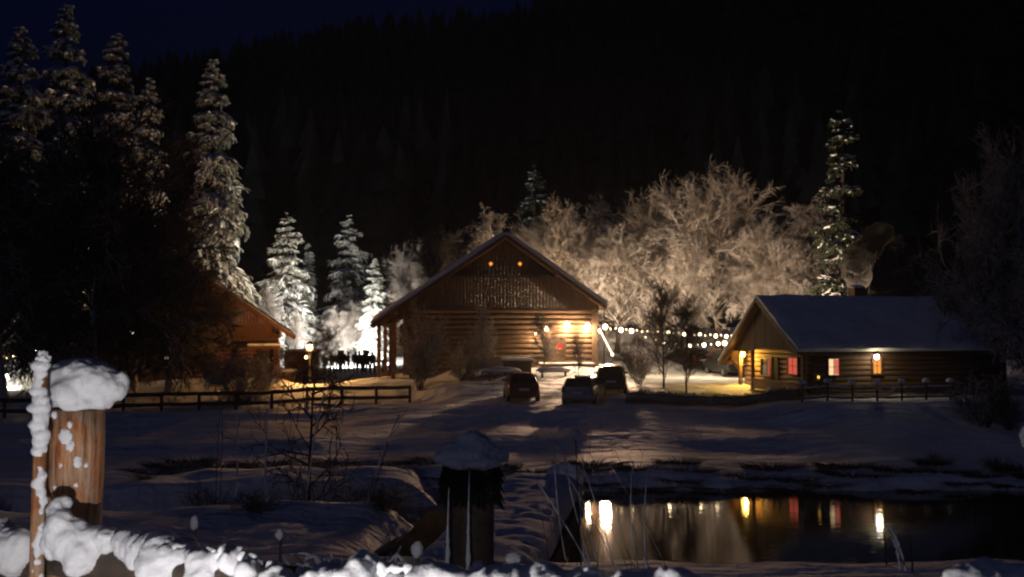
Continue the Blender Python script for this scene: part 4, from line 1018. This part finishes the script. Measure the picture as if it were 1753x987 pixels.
# snow smears on the first rear windows and roof
for t, seeds in ((c1, 1), (c2, 2), (c3, 3)):
    o = link('roof_snow', blob_mesh('roof_snow', M['snow'], (.42, .75, .03), seeds, 3, .25, 3, -.01), t, (0, 1.5, 1.47 * (1.03 if t is c3 else 1.0)))

# ------------------------------------------------------------------ people
def skin_obj(name, verts, edges, radii, mat, parent=None, sub=1):
    me = bpy.data.meshes.new(name); me.from_pydata([tuple(v) for v in verts], edges, []); me.update(); me.materials.append(mat)
    o = link(name, me, parent); md = o.modifiers.new('skin', 'SKIN'); md.use_smooth_shade = True
    me.skin_vertices.new() if not me.skin_vertices else None
    for i, r in enumerate(radii): me.skin_vertices[0].data[i].radius = (r, r) if not isinstance(r, tuple) else r
    me.skin_vertices[0].data[0].use_root = True
    s = o.modifiers.new('sub', 'SUBSURF'); s.levels = sub; s.render_levels = sub
    return o
def person(px, D, H, rz, label, coat, seed, stride=.12, lean=0.0, hat=True):
    rng = random.Random(seed); g = onG(px, D); t = tag(bpy.data.objects.new('person', None), label, 'person', 'people gathered before the lit trees')
    COL.objects.link(t); t.location = g; t.rotation_euler = (0, 0, rz); s = H / 1.75; t.scale = (s, s, s)
    a = rng.uniform(-.05, .1)
    V = [(0, 0, .93), (0, lean * .3, 1.15), (0, lean * .6, 1.36), (0, lean, 1.49), (0, lean + .01, 1.60), (0, lean + .01, 1.70),
         (-.19, lean * .6, 1.40), (-.26, .03 + a, 1.14), (-.22, -.12, .96), (-.20, -.16, .88), (.19, lean * .6, 1.40), (.26, .03 - a, 1.14), (.22, -.10, .96), (.19, -.15, .88),
         (-.10, 0, .86), (-.12, -stride, .47), (-.12, -stride * .6, .08), (-.13, -stride * .6 - .16, .04), (.10, 0, .86), (.12, stride * .5, .47), (.12, stride, .08), (.13, stride - .16, .04)]
    E = [(0, 1), (1, 2), (2, 3), (3, 4), (4, 5), (2, 6), (6, 7), (7, 8), (8, 9), (2, 10), (10, 11), (11, 12), (12, 13), (0, 14), (14, 15), (15, 16), (16, 17), (0, 18), (18, 19), (19, 20), (20, 21)]
    Rr = [(.17, .13), (.16, .12), (.18, .12), .065, .10, .085, .085, .06, .045, .045, .085, .06, .045, .045, .10, .07, .055, .05, .10, .07, .055, .05]
    skin_obj('body', V, E, Rr, M['trouser'], t)
    cv = [(0, 0, .80), (0, lean * .3, 1.10), (0, lean * .6, 1.34), (0, lean, 1.45), V[6], V[7], V[8], V[10], V[11], V[12]]
    skin_obj('coat', cv, [(0, 1), (1, 2), (2, 3), (2, 4), (4, 5), (5, 6), (2, 7), (7, 8), (8, 9)], [(.22, .17), (.20, .155), (.21, .15), .08, .11, .085, .07, .11, .085, .07], coat, t)
    if hat:
        bm = MB(); a_ = np.linspace(0, PI / 2, 5); Pz = np.array([[(0, lean + .01, 1.64 + .15 * math.sin(x)) for x in a_]]); bm.tubes(Pz, (.115 * np.maximum(np.cos(a_), .05))[None], 12); bm.build('wool_hat', M['wool'] if seed % 3 else M['coat'], t, smooth=True)
    else:
        bm = MB(); a_ = np.linspace(-.4, PI / 2, 6); Pz = np.array([[(0, lean + .03, 1.64 + .11 * math.sin(x)) for x in a_]]); bm.tubes(Pz, (.115 * np.maximum(np.cos(a_), .05))[None], 12); bm.build('hair', M['coat_brown'], t, smooth=True)
    return t
ppl = [(556, 88, 1.62, .5, 'person in a pink jacket at the left end of the crowd', 'coat_pink', 0.05), (569, 91, 1.68, 2.6, 'person in dark clothes directly right of the one in pink', 'coat', .1),
       (579, 92, 1.74, 3.3, 'dark figure second right of the one in pink', 'coat_brown', .1), (588, 91, 1.85, 3.1, 'tall dark figure at the right of the left cluster', 'coat', .16),
       (597, 93, 1.60, 2.0, 'shorter dark figure standing at the gap between both clusters', 'coat', .05), (609, 91, 1.82, 3.4, 'tall dark figure at the left of the right cluster', 'coat', .12),
       (616, 90, 1.86, 2.9, 'tallest dark figure in the middle of the right cluster', 'coat', .15), (623, 92, 1.72, 3.9, 'dark figure in a brown coat inside the right cluster', 'coat_brown', .08),
       (630, 90.5, 1.76, 2.5, 'dark figure second from the right end of the crowd', 'coat', .13), (638, 91.5, 1.70, 3.0, 'dark figure at the right end of the crowd by the barrier', 'coat', .1)]
for i, (px, D, H, rz, lb, co, stv) in enumerate(ppl): person(px, D, H, rz, lb, M[co], i, stv, 0.02 * (i % 3), i % 4 != 1)

# ------------------------------------------------------------------ foreground
def lumpy_tube(name, pts, rad, mat, seed, parent=None, n=28, k=160, amp=.35, fr=7.0, flatb=.75, fine=.12, ff=26.0):
    """snow lying along a rail: a thick uneven roll"""
    pts = [Vector(p) for p in pts]; m = len(pts) - 1
    ss = np.linspace(0, m, k); cen = []
    for s in ss:
        i = min(int(s), m - 1); f = s - i; p0 = pts[max(i - 1, 0)]; p1 = pts[i]; p2 = pts[i + 1]; p3 = pts[min(i + 2, m)]
        cen.append(.5 * ((2 * p1) + (p2 - p0) * f + (2 * p0 - 5 * p1 + 4 * p2 - p3) * f * f + (3 * p1 - p0 - 3 * p2 + p3) * f ** 3))
    mb = MB(); ring = np.zeros((k, n, 3)); off = Vector((seed * 5.1, seed * 2.3, 0))
    for i, c_ in enumerate(cen):
        T = (cen[min(i + 1, k - 1)] - cen[max(i - 1, 0)]).normalized(); A_ = T.cross(Vector((0, 0, 1))); A_ = A_.normalized() if A_.length > .15 else Vector((1, 0, 0)); B_ = A_.cross(T)
        rr = float(np.interp(ss[i], np.arange(m + 1), rad)); e = min(i, k - 1 - i) / 4.0; rr *= min(1, .15 + e)
        for j in range(n):
            a = 2 * PI * j / n; d = A_ * math.cos(a) + B_ * math.sin(a) * (1.0 if math.sin(a) > 0 else flatb)
            q = c_ + d * rr
            kk = 1 + amp * noise.fractal(q * fr + off, 1, 2, 3) + fine * noise.noise(q * ff + off)
            ring[i, j] = c_ + d * rr * kk
    idx = np.arange(k * n).reshape(k, n)
    mb.add(ring.reshape(-1, 3), [np.stack([idx[:-1], np.roll(idx, -1, 1)[:-1], np.roll(idx, -1, 1)[1:], idx[1:]], -1).reshape(-1, 4), idx[0][None, ::-1], idx[-1][None, :]])
    return mb.build(name, mat, parent, smooth=True)

TEX = {}
def cloud(sz, depth=2):
    k = (sz, depth)
    if k not in TEX:
        t = bpy.data.textures.new('snow_grain', 'CLOUDS'); t.noise_scale = sz; t.noise_depth = depth; TEX[k] = t
    return TEX[k]
def snow_mass(name, balls, parent=None, loc=None, voxel=.012, big=.03, small=.010, bs=.07, ss=.02, smooth=5, mat=None):
    """settled snow: many overlapping lumps fused into one surface and roughened"""
    bm = bmesh.new()
    for (c, r) in balls:
        r = r if isinstance(r, tuple) else (r, r, r)
        bmesh.ops.create_icosphere(bm, subdivisions=3, radius=1.0, matrix=Matrix.Translation(Vector(c)) @ Matrix.Diagonal((*r, 1)))
    me = bpy.data.meshes.new(name); bm.to_mesh(me); bm.free(); me.materials.append(mat or M['snow_near'])
    o = link(name, me, parent, loc)
    m = o.modifiers.new('fuse', 'REMESH'); m.mode = 'VOXEL'; m.voxel_size = voxel; m.use_smooth_shade = True
    m = o.modifiers.new('settle', 'SMOOTH'); m.iterations = smooth; m.factor = .6
    for st, sz in ((big, bs), (small, ss)):
        if st:
            m = o.modifiers.new('rough', 'DISPLACE'); m.texture = cloud(sz); m.texture_coords = 'GLOBAL'; m.strength = st; m.mid_level = .5
    return o
FD_ = 4.1
fp = Vector(((133 - 876.5) / F * FD_, FD_, 0)); fpz = CAMZ + (554 - 700) / F * FD_
post = thing('fence_post', 'thick peeled wood fence post in the left foreground with a big snow cap', 'fence post', (fp.x, fp.y, 4.1), 0)
mb = MB(); k = 14; zs = np.linspace(0, fpz - 4.1, k); mb.tubes(np.array([[(.004 * math.sin(z * 9), .003 * math.cos(z * 7), z) for z in zs]]), (.1 + .003 * np.sin(zs * 15))[None], 32, cap=True); mb.build('shaft', M['post_wood'], post, smooth=True)
def on_post(px, py, dy=0.0): q = W(px, py, FD_ + dy); return (q.x - fp.x, q.y - fp.y, q.z - 4.1)
caps = [(on_post(130, 668), (.098, .12, .070)), (on_post(112, 650), (.065, .09, .075)), (on_post(150, 652), (.085, .11, .085)), (on_post(172, 655), (.075, .09, .078)), (on_post(196, 662), (.052, .07, .050)),
        (on_post(135, 640), (.075, .09, .060)), (on_post(105, 682), (.045, .07, .042)), (on_post(150, 686), (.075, .09, .034)), (on_post(176, 684), (.045, .06, .035)), (on_post(118, 630), (.040, .05, .035)), (on_post(208, 650), (.030, .04, .036)), (on_post(128, 695, -.07), (.04, .03, .022))]
snow_mass('snow_cap', caps, post, None, .0085, .030, .010, .08, .022, 6)
for i, (px, py, s) in enumerate(((133, 742, 1.25), (141, 757, .8), (150, 785, 1.0), (127, 790, .5), (112, 706, .55), (140, 722, .5), (118, 826, .6), (150, 822, .5), (92, 740, .4), (163, 790, .45))):
    p = W(px, py, FD_) - post.location; dx = p.x; yy = -math.sqrt(max(.1 ** 2 - dx * dx, 0)) if abs(dx) < .1 else 0
    link('snow_patch', blob_mesh('snow_patch', M['snow_near'], (.020 * s, .008, .026 * s), 30 + i, 4, .20, 1.7, None, .08, 6), post, (dx, yy + .002, p.z))
# thin snow crusted pole left of the post
pp = Vector(((72 - 876.5) / F * 3.95, 3.95, 4.1)); pole = thing('thin_pole', 'thin snow crusted pole touching the left side of the foreground post', 'pole', pp, 0)
ph = CAMZ + (554 - 612) / F * 3.95 - 4.1
MB().tubes(np.array([[(-.02, 0, 0), (-.008, 0, ph * .5), (.004, 0, ph)]]), np.array([[.030, .027, .022]]), 14, cap=True).build('shaft', M['post_wood'], pole, smooth=True)
bl = []
rq = np.random.default_rng(5)
for q in np.arange(.22, 1.0, .017):
    wq = .013 + .010 * math.sin(q * 23) ** 2 + .012 * (q > .8); bl.append(((.012 - .012 * q + rq.normal() * .005, -.020 + .016 * q, ph * q), (wq * (.7 + .6 * rq.random()), wq, .022)))
snow_mass('snow_crust', bl, pole, None, .006, .016, .006, .05, .014, 3)
link('snow_patch', blob_mesh('snow_patch', M['snow_near'], (.024, .022, .03), 90, 4, .3, 2), pole, (.008, -.005, ph - .005))
# rail running off to both sides with its snow
rail = thing('fence_rail', 'snow buried fence rail crossing the bottom of the foreground', 'fence rail', (0, 0, 0), 0)
def V3(px, py, D): return W(px, py, D)
rpts = [V3(-160, 975, 4.3), V3(20, 965, 4.2), V3(130, 962, 4.0), V3(260, 965, 3.7), V3(420, 985, 3.3), V3(640, 1010, 2.9), V3(900, 1020, 2.6), V3(1150, 1035, 2.4), V3(1450, 1050, 2.25)]
lumpy_tube('rail', rpts, [.05] * 9, M['fence'], 1, rail, 16, 80, .03, 4, 1, .02)
rs = np.random.default_rng(77)
def heap(tops, thick, seed, step=.020, name='snow_roll'):
    rr = np.random.default_rng(seed); xs_ = np.array([t[0] for t in tops]); balls = []
    px = xs_[0]
    while px < xs_[-1]:
        top = np.interp(px, xs_, [t[1] for t in tops]); D = np.interp(px, xs_, [t[2] for t in tops]); r = thick * (.60 + .55 * rr.random() + .35 * math.sin(px * .021 + seed))
        c = W(px + rr.normal() * 12, top + rr.normal() * 5, D + rr.normal() * .03); balls.append(((c.x, c.y, c.z - r * .9), (r * (1.0 + .4 * rr.random()), r * 1.1, r * (.8 + .4 * rr.random()))))
        if rr.random() < .35:
            q = r * .8; balls.append(((c.x + rr.normal() * .02, c.y - .02 + rr.normal() * .02, c.z - r * .9 - .035), (q * 1.4, q, q)))
        px += step / D * F * (.7 + .6 * rr.random())
    return snow_mass(name, balls, rail, None, .011, .050, .020, .12, .022, 16)
heap([(-60, 895, 4.25), (0, 885, 4.2), (30, 900, 4.15), (52, 925, 4.1)], .055, 1)
heap([(176, 905, 3.9), (215, 912, 3.8), (260, 915, 3.7), (330, 922, 3.5), (380, 942, 3.35), (404, 926, 3.28), (425, 950, 3.2), (500, 966, 3.05), (538, 982, 2.98), (580, 964, 2.9), (640, 956, 2.85), (700, 974, 2.75), (760, 966, 2.7), (830, 975, 2.62), (900, 964, 2.58), (960, 962, 2.52), (1040, 972, 2.45), (1110, 974, 2.42), (1190, 990, 2.38), (1260, 1003, 2.35)], .046, 2)
gr = []
for i in range(150):
    px_ = 190 + 1000 * rs.random(); tp = np.interp(px_, [200, 400, 540, 640, 900, 1200], [915, 935, 978, 958, 965, 985]); D_ = np.interp(px_, [176, 400, 640, 900, 1200], [3.9, 3.28, 2.85, 2.58, 2.38]); c = W(px_, tp + 4 + 14 * rs.random(), D_ - .03 + .05 * rs.random()); gr.append(((c.x, c.y, c.z), .006 + .012 * rs.random()))
snow_mass('snow_crumbs', gr, rail, None, .006, .012, .004, .03, .01, 1)
cl_b = [((q.x, q.y, q.z), r) for q, r in ((V3(128, 925, 3.88), (.085, .08, .085)), (V3(150, 945, 3.86), (.075, .07, .06)), (V3(108, 900, 3.88), (.055, .06, .07)), (V3(104, 872, 3.9), (.035, .04, .045)), (V3(116, 860, 3.92), (.028, .03, .032)),
        (V3(165, 918, 3.86), (.055, .05, .045)), (V3(188, 915, 3.84), (.045, .05, .030)), (V3(140, 968, 3.86), (.055, .05, .030)), (V3(96, 930, 3.88), (.04, .04, .06)))]
snow_mass('snow_clump', cl_b, rail, None, .009, .032, .011, .07, .02, 4)
# small post with snow at the bottom right
p = V3(1690, 1000, 2.3); lumpy_tube('shade_rail', [p + Vector((0, 0, -.0)) for p in (Vector((-3.2, 4.2, 4.86)), Vector((-1.4, 3.75, 4.89)), Vector((-.4, 3.0, 4.91)), Vector((.9, 2.4, 4.93)), Vector((2.0, 2.2, 4.93)))], [.09] * 5, M['fence'], 2, rail, 14, 60, .03, 4, 1, .02)  # unseen bar below the frame, added to keep path lamp off the bank post
pb = thing('fence_post', 'snow topped low post at the bottom right corner', 'fence post', (p.x, p.y, 4.2), 0)
MB().cyl((0, 0, 0), (0, 0, p.z - 4.2), .06, .055, 16).build('shaft', M['post_wood'], pb)
snow_mass('snow_cap', [((0, 0, p.z - 4.2), (.10, .09, .055)), ((-.05, 0, p.z - 4.22), (.06, .06, .045)), ((.06, 0, p.z - 4.2), (.06, .06, .05))], pb, None, .009, .03, .01, .08, .02, 4)
p = V3(1768, 748, 2.9); pb = thing('thin_stake', 'thin stake with a snow lump at the right edge', 'stake', (p.x, p.y, 4.2), 0)
MB().cyl((.02, 0, 0), (.02, 0, p.z - 4.2), .018, .014, 10).build('shaft', M['fence'], pb)
link('snow_cap', blob_mesh('snow_cap', M['snow_near'], (.034, .03, .045), 53, 4, .25, 2), pb, (0, 0, p.z - 4.2))
# ground lamp beside the path, out of the picture: it lights post and rail from below
gp = Vector((-1.0, 1.65, 4.86)); gl = thing('path_lamp', 'low path lamp beside the photographer below the picture', 'lamp', gp, 0)
globe(.04).build('bulb', M['bulb'], gl, smooth=True); MB().cyl((0, 0, -.7), (0, 0, -.05), .02, .02, 8).build('post', M['metal'], gl)
lamp(gp + Vector((0, .06, 0)), 125, (1, .93, .90), .03)

# capped post on the near bank
q0 = onG(807, 9.0, -.1); cz = 0
qp = thing('bank_post', 'dark stout post with fir twigs and a domed snow cap on the near bank', 'post', q0, 0)
zt = CAMZ + (554 - 828) / F * 9 - q0.z
MB().tubes(np.array([[(0, 0, z) for z in np.linspace(0, zt + .1, 6)]]), np.full((1, 6), .185), 24, cap=True).build('shaft', M['fence'], qp, smooth=True)
rngb = np.random.default_rng(3); nb_ = 900; a = rngb.random(nb_) * 2 * PI; zz = zt - .04 + rngb.random(nb_) * .24; r0 = .12 + .06 * rngb.random(nb_)
base = np.stack([np.cos(a) * r0, np.sin(a) * r0, zz], 1); d = np.stack([np.cos(a), np.sin(a), -.5 - .8 * rngb.random(nb_)], 1) * (.06 + .05 * rngb.random((nb_, 1)))
mb = MB(); mb.tubes(np.stack([base, base + d * .6, base + d + np.array([0, 0, -.04])], 1), np.tile(np.array([.010, .012, .003]), (nb_, 1)), 3); mb.build('fir_twigs', M['needle_dark'], qp)
zc_ = CAMZ + (554 - 790) / F * 9 - q0.z
snow_mass('snow_cap', [((0, 0, zc_ + .02), (.29, .29, .075)), ((-.03, 0, zc_ + .08), (.23, .24, .10)), ((.03, 0, zc_ + .12), (.18, .18, .10)), ((.0, 0, zc_ + .18), (.12, .12, .08)), ((.18, 0, zc_ + .05), (.13, .15, .07)), ((-.19, -.02, zc_ + .04), (.12, .14, .07))], qp, None, .015, .05, .012, .12, .03, 6, M['snow'])
for px, top, lb in ((765, 830, 'thin snow crusted stick left of the stout bank post'), (800, 800, 'thin snow crusted stick before the middle of the stout bank post')):
    s0 = onG(px, 8.7, -.1); t = thing('thin_stick', lb, 'stick', s0, 0, 'sticks by the stout bank post'); hh = CAMZ + (554 - top) / F * 8.7 - s0.z
    MB().cyl((0, 0, 0), (.02, 0, hh), .012, .008, 6).build('shaft', M['fence'], t)
    lumpy_tube('snow_crust', [(.004, -.012, .05), (.01, -.014, hh * .35), (.012, -.014, hh * .7), (.02, -.012, hh)], [.010, .017, .007, .004], M['snow_near'], int(px), t, 12, 60, .6, 14)

# snow covered footbridge / jetty
ja = Vector(((742 - 876.5) / F * 8.2, 8.2, 3.72)); jb = Vector(((930 - 876.5) / F * 16.8, 16.8, CAMZ + (554 - 832) / F * 16.8))
jd = (jb - ja); jl = jd.length; jt = thing('footbridge', 'snow covered wooden footbridge reaching out over the pond', 'footbridge', ja, math.atan2(jd.y, jd.x) - PI / 2)
sl = (jb.z - ja.z) / math.hypot(jd.x, jd.y); jl2 = math.hypot(jd.x, jd.y)
nx, ny = 26, 90; U = np.linspace(-.62, .62, nx); Vv = np.linspace(0, jl2, ny); UU, VV = np.meshgrid(U, Vv, indexing='ij')
rd_ = 1 - np.exp(-np.minimum(.62 - np.abs(UU), jl2 - VV + .02) / .09)
ZZ = sl * VV + .05 + .20 * rd_ + .022 * vnoise(UU, VV, 1.3, 71) + .02 * vnoise(UU, VV, 6, 72)
Pt = np.stack([UU * (1 + .05 * vnoise(VV, UU * 0, 1.6, 73)), VV, ZZ], -1)
mb = MB(); mb.grid(Pt); Pb = Pt.copy(); Pb[..., 2] = sl * VV + .04
for a_, b_ in ((Pt[0], Pb[0]), (Pt[-1], Pb[-1]), (Pt[:, 0], Pb[:, 0]), (Pt[:, -1], Pb[:, -1])): mb.grid(np.stack([a_, b_]))
mb.build('deck_snow', M['snow'], jt, smooth=True)
mb = MB(); y = 0
while y < jl2 - .1: mb.box(-.6, .6, y, y + .16, sl * y - .02, sl * y + .038); y += .18
mb.build('planks', M['fence'], jt)
for x in (-.56, .56): MB().bar((x, 0, -.20), (x, jl2 - .05, sl * jl2 - .20), .14, .32).build('beam', M['fence'], jt)
for y in (jl2 - .5, jl2 * .5):
    for x in (-.5, .5): MB().cyl((x * 1.05, y, -4.9), (x, y, sl * y - .1), .10, .09, 10).build('leg', M['fence'], jt)
link('snow_lump', blob_mesh('snow_lump', M['snow'], (.30, .26, .22), 75, 4, .2, 2), jt, (.36, jl2 - .25, sl * jl2 + .18))

# stalks and seed heads at the pond edge
def stalks(label, px, D, n, h, lean, seed, mat, spread=.35, cat='dry stalks', r=.006, name='dry_stalks', grp=None):
    rng = np.random.default_rng(seed); g = onG(px, D, -.05); k = 9; s = np.linspace(0, 1, k)
    b0 = np.stack([rng.normal(size=n) * spread * .5, rng.normal(size=n) * .2, np.zeros(n)], 1); L = h * (.6 + .45 * rng.random(n))
    le = lean * (.6 + .8 * rng.random(n)) + rng.normal(size=n) * .10; P = np.zeros((n, k, 3))
    P[:, :, 0] = b0[:, :1] + le[:, None] * L[:, None] * s + (rng.normal(size=n) * .10)[:, None] * L[:, None] * s ** 2
    P[:, :, 1] = b0[:, 1:2] + (rng.normal(size=n) * .12)[:, None] * s * L[:, None]; P[:, :, 2] = L[:, None] * (s - .10 * s ** 2.5)
    t = thing(name, label, cat, g, 0, grp); mb = MB(); mb.tubes(P, taper(n, k, r, r * .5), 5)
    A = children_of(rng, P, 5, .3, 1., R(35), 'any', .16, 4, .2, -.02); mb.tubes(A, taper(len(A), 4, r * .6, r * .3), 3); mb.build('stem', mat, t, smooth=True)
    sn = MB(); w = np.tile(r * (1.4 + 1.8 * rng.random((n, 1))), (1, k)) * (.35 + .9 * rng.random((n, k))); Q = P.copy(); Q[:, :, 2] += .004; sn.tubes(Q[::2], w[::2], 6); sn.build('snow_crust', M['snow'], t, smooth=True)
    return t
gN = 'dry plants on the near bank'
stalks('tall dry stalks leaning left over the pond beside the footbridge', 1085, 9.3, 13, 1.35, -.36, 4, M['bare'], .40, grp=gN, r=.0028)
stalks('sparse dry stalks straight behind the footbridge end', 1010, 9.8, 8, 1.0, -.12, 14, M['bare'], .25, grp=gN, r=.0028)
stalks('short snowy stalk standing before the pond on the right', 1540, 9.6, 4, .5, .03, 7, M['bare'], .10, grp=gN, r=.010)
stalks('thin broken stalk on the bank right of the young larch', 628, 33, 2, 4.4, .12, 8, M['bare'], .3, grp=gN, r=.022)
stalks('thin upright stalks on the left part of the near bank', 425, 32, 5, 3.6, .03, 18, M['bare'], 1.6, grp=gN, r=.014)
sh0 = onG(985, 9.4, -.05); t = thing('seed_head', 'single seed head with a snow ball above the dry stalks', 'seed head', sh0, 0); hh = CAMZ + (554 - 745) / F * 9.4 - sh0.z
MB().tubes(np.array([[(.05, 0, 0), (.02, 0, hh * .5), (0, 0, hh)]]), np.array([[.007, .006, .004]]), 6).build('stem', M['bare'], t)
link('snow_ball', blob_mesh('snow_ball', M['snow'], (.040, .04, .045), 66, 3, .15, 2), t, (0, 0, hh + .02))
# snow laden dead plant at the bottom left of centre
sb = thing('snowy_bramble', 'snow laden tangled bramble at the near bank below the young larch', 'bramble', onG(598, 8.6, -.05), 0)
rngc = np.random.default_rng(15); n = 26; k = 9; s = np.linspace(0, 1, k); az = rngc.random(n) * 2 * PI; L = .30 + .28 * rngc.random(n); P = np.zeros((n, k, 3))
P[:, :, 0] = np.cos(az)[:, None] * L[:, None] * s * 1.1; P[:, :, 1] = np.sin(az)[:, None] * L[:, None] * s * .8; P[:, :, 2] = (L * 1.5)[:, None] * (s - .85 * s ** 2) + .04 * rngc.normal(size=(n, k)) * s
mb = MB(); mb.tubes(P, taper(n, k, .009, .004), 5); A = children_of(rngc, P, 6, .2, 1., R(45), 'any', .3, 4, .2, -.05); mb.tubes(A, taper(len(A), 4, .005, .003), 3); mb.build('stem', M['bare'], sb, smooth=True)
sn = MB(); sn.tubes(P + np.array([0, 0, .012]), np.tile(np.array([.01, .02, .026, .03, .032, .030, .028, .024, .01]), (n, 1)) * (.4 + 1.0 * rngc.random((n, k))), 7, flat=.8)
kp = rngc.random(len(A)) < .6; sn.tubes(A[kp] + np.array([0, 0, .006]), np.tile(np.array([.006, .014, .014, .006]), (kp.sum(), 1)), 5); sn.build('snow_load', M['snow_near'], sb, smooth=True)
for i, (px, py, D, w, h, lb) in enumerate(((336, 893, 8.0, .05, .11, 'pointed snow lump on a stub at the left of the bank edge'), (481, 912, 8.0, .05, .08, 'tiny snow lump on the bank left of the bramble'), (715, 938, 7.6, .07, .11, 'leaning snow lump right of the bramble'), (878, 952, 7.0, .095, .07, 'round snow lump right of the stout bank post'))):
    p = W(px, py, D); g = G(p.x, p.y)
    t = thing('snowy_stub', lb, 'stub', (p.x, p.y, g - .05), 0, 'snow lumps along the bank edge')
    MB().cyl((0, 0, 0), (.01, 0, max(p.z - g + .03, .06)), .014, .01, 7).build('stub', M['fence'], t)
    link('snow_lump', blob_mesh('snow_lump', M['snow_near'], (w * .55, w * .5, h * .5), 80 + i, 4, .16, 1.4), t, (0, 0, p.z - g + .05))

# far bank tufts and bushes
gF = 'dark tufts along the far bank'
M['tuft'] = frosted('tuft', (.04, .035, .025), (.40, .40, .42), .1, 1.0)
rngt = random.Random(12); cnt = 0
desc = ['left', 'middle', 'right']
def tuft_mesh(seed):
    rng = np.random.default_rng(seed); n = 170; a = rng.random(n) * 2 * PI; r = rng.random(n) ** .6 * .7; k = 4; s = np.linspace(0, 1, k)
    P = np.zeros((n, k, 3)); L = .35 + .55 * rng.random(n); dx = np.cos(a) * (.3 + .5 * rng.random(n)); dy = np.sin(a) * .5
    P[:, :, 0] = (np.cos(a) * r)[:, None] + dx[:, None] * L[:, None] * s ** 1.6; P[:, :, 1] = (np.sin(a) * r * .5)[:, None] + dy[:, None] * L[:, None] * s ** 1.6; P[:, :, 2] = L[:, None] * (s - .35 * s ** 3)
    mb = MB(); mb.tubes(P, np.tile(np.array([.022, .02, .015, .004]), (n, 1)), 3); return mb.mesh('grass_tuft', M['tuft'])
tm = [tuft_mesh(i) for i in range(3)]
cnt = 0
for row, (dy, hs, step) in enumerate(((.45, .26, 1.5), (1.5, .42, 1.8), (2.7, .55, 3.0))):
    x = -13 + row * .4
    while x < 19.5:
        y = float(shore_far(np.array([x]))[0]) + dy + rngt.uniform(-.2, .3)
        o = link('grass_tuft', tm[cnt % 3], None, (x, y, G(x, y) - .05)); o.scale = (rngt.uniform(1.1, 1.7), 1, rngt.uniform(.7, 1.15) * hs); o.rotation_euler = (0, 0, rngt.uniform(-.5, .5) + PI * (cnt % 2))
        tag(o, 'dark frosted grass tuft in the long row on the far pond bank', 'grass tuft', gF); cnt += 1; x += step * rngt.uniform(.75, 1.25)
for i, (px, top, D, key, lb) in enumerate(((1500, 790, 41.5, 'shr2', 'dark low bush on the far bank under the second lit window'), (1600, 770, 42, 'shr0', 'taller dark bush on the far bank at the right'), (1700, 775, 42, 'shr2', 'dark bush on the far bank at the right edge'), (1410, 792, 41.5, 'shr2', 'small dark bush on the far bank below the candle lantern'),
                                          (250, 800, 37, 'shr2', 'dark low bush on the left bank behind the foreground rail'), (340, 815, 33, 'shr0', 'dark bush on the near bank left of the larch'), (590, 800, 34, 'shr2', 'grey twiggy bush at the foot of the young larch'), (440, 828, 31, 'shr2', 'grey low bush left of the larch foot'), (660, 815, 32, 'shr0', 'grey bush on the bank above the bramble'))):
    place_tree(key, px, top, D, lb, 'low bushes round the pond', i * 1.3, 1.5, mats=[M['bark'], M['frost_dim']])

for key, (root, h) in PROTO.items():
    if key not in TREES_USED:
        for c in list(root.children): bpy.data.objects.remove(c)
        bpy.data.objects.remove(root)

# chimney smoke
def smoke():
    m = bpy.data.materials.new('chimney_smoke'); m.use_nodes = True; nt = m.node_tree; nt.nodes.clear()
    out = nt.nodes.new('ShaderNodeOutputMaterial'); v = nt.nodes.new('ShaderNodeVolumePrincipled'); nt.links.new(v.outputs[0], out.inputs['Volume'])
    v.inputs['Color'].default_value = (.9, .88, .86, 1); v.inputs['Anisotropy'].default_value = .2
    n = nz_node(nt, 1.3, 4, .6, 'Object'); mr = nt.nodes.new('ShaderNodeMapRange'); mr.inputs[1].default_value = .44; mr.inputs[2].default_value = .78; mr.inputs[3].default_value = 0; mr.inputs[4].default_value = 1.1
    nt.links.new(n.outputs[0], mr.inputs[0]); nt.links.new(mr.outputs[0], v.inputs['Density'])
    pts = [W(1467, 494, 64), W(1468, 474, 70), W(1470, 446, 75.5), W(1484, 420, 76.5), W(1508, 402, 77.5), W(1530, 394, 78)]
    o = lumpy_tube('smoke', pts, [.25, .8, 1.0, .85, .9, .3], m, 7, None, 20, 50, .35, .9, 1, .1, 3)
    tag(o, kind='stuff')
smoke()

# ------------------------------------------------------------------ cold night air
def haze():
    m = bpy.data.materials.new('night_haze'); m.use_nodes = True; nt = m.node_tree; nt.nodes.clear()
    out = nt.nodes.new('ShaderNodeOutputMaterial'); v = nt.nodes.new('ShaderNodeVolumePrincipled'); nt.links.new(v.outputs[0], out.inputs['Volume'])
    v.inputs['Color'].default_value = (.86, .90, 1.0, 1); v.inputs['Density'].default_value = .00022; v.inputs['Anisotropy'].default_value = .55
    mb = MB(); mb.box(-760, 760, -80, 800, float(GZ.min()) - 1.5, float(GZ.max()) + 40); o = mb.build('haze', m); tag(o, kind='stuff')
haze()
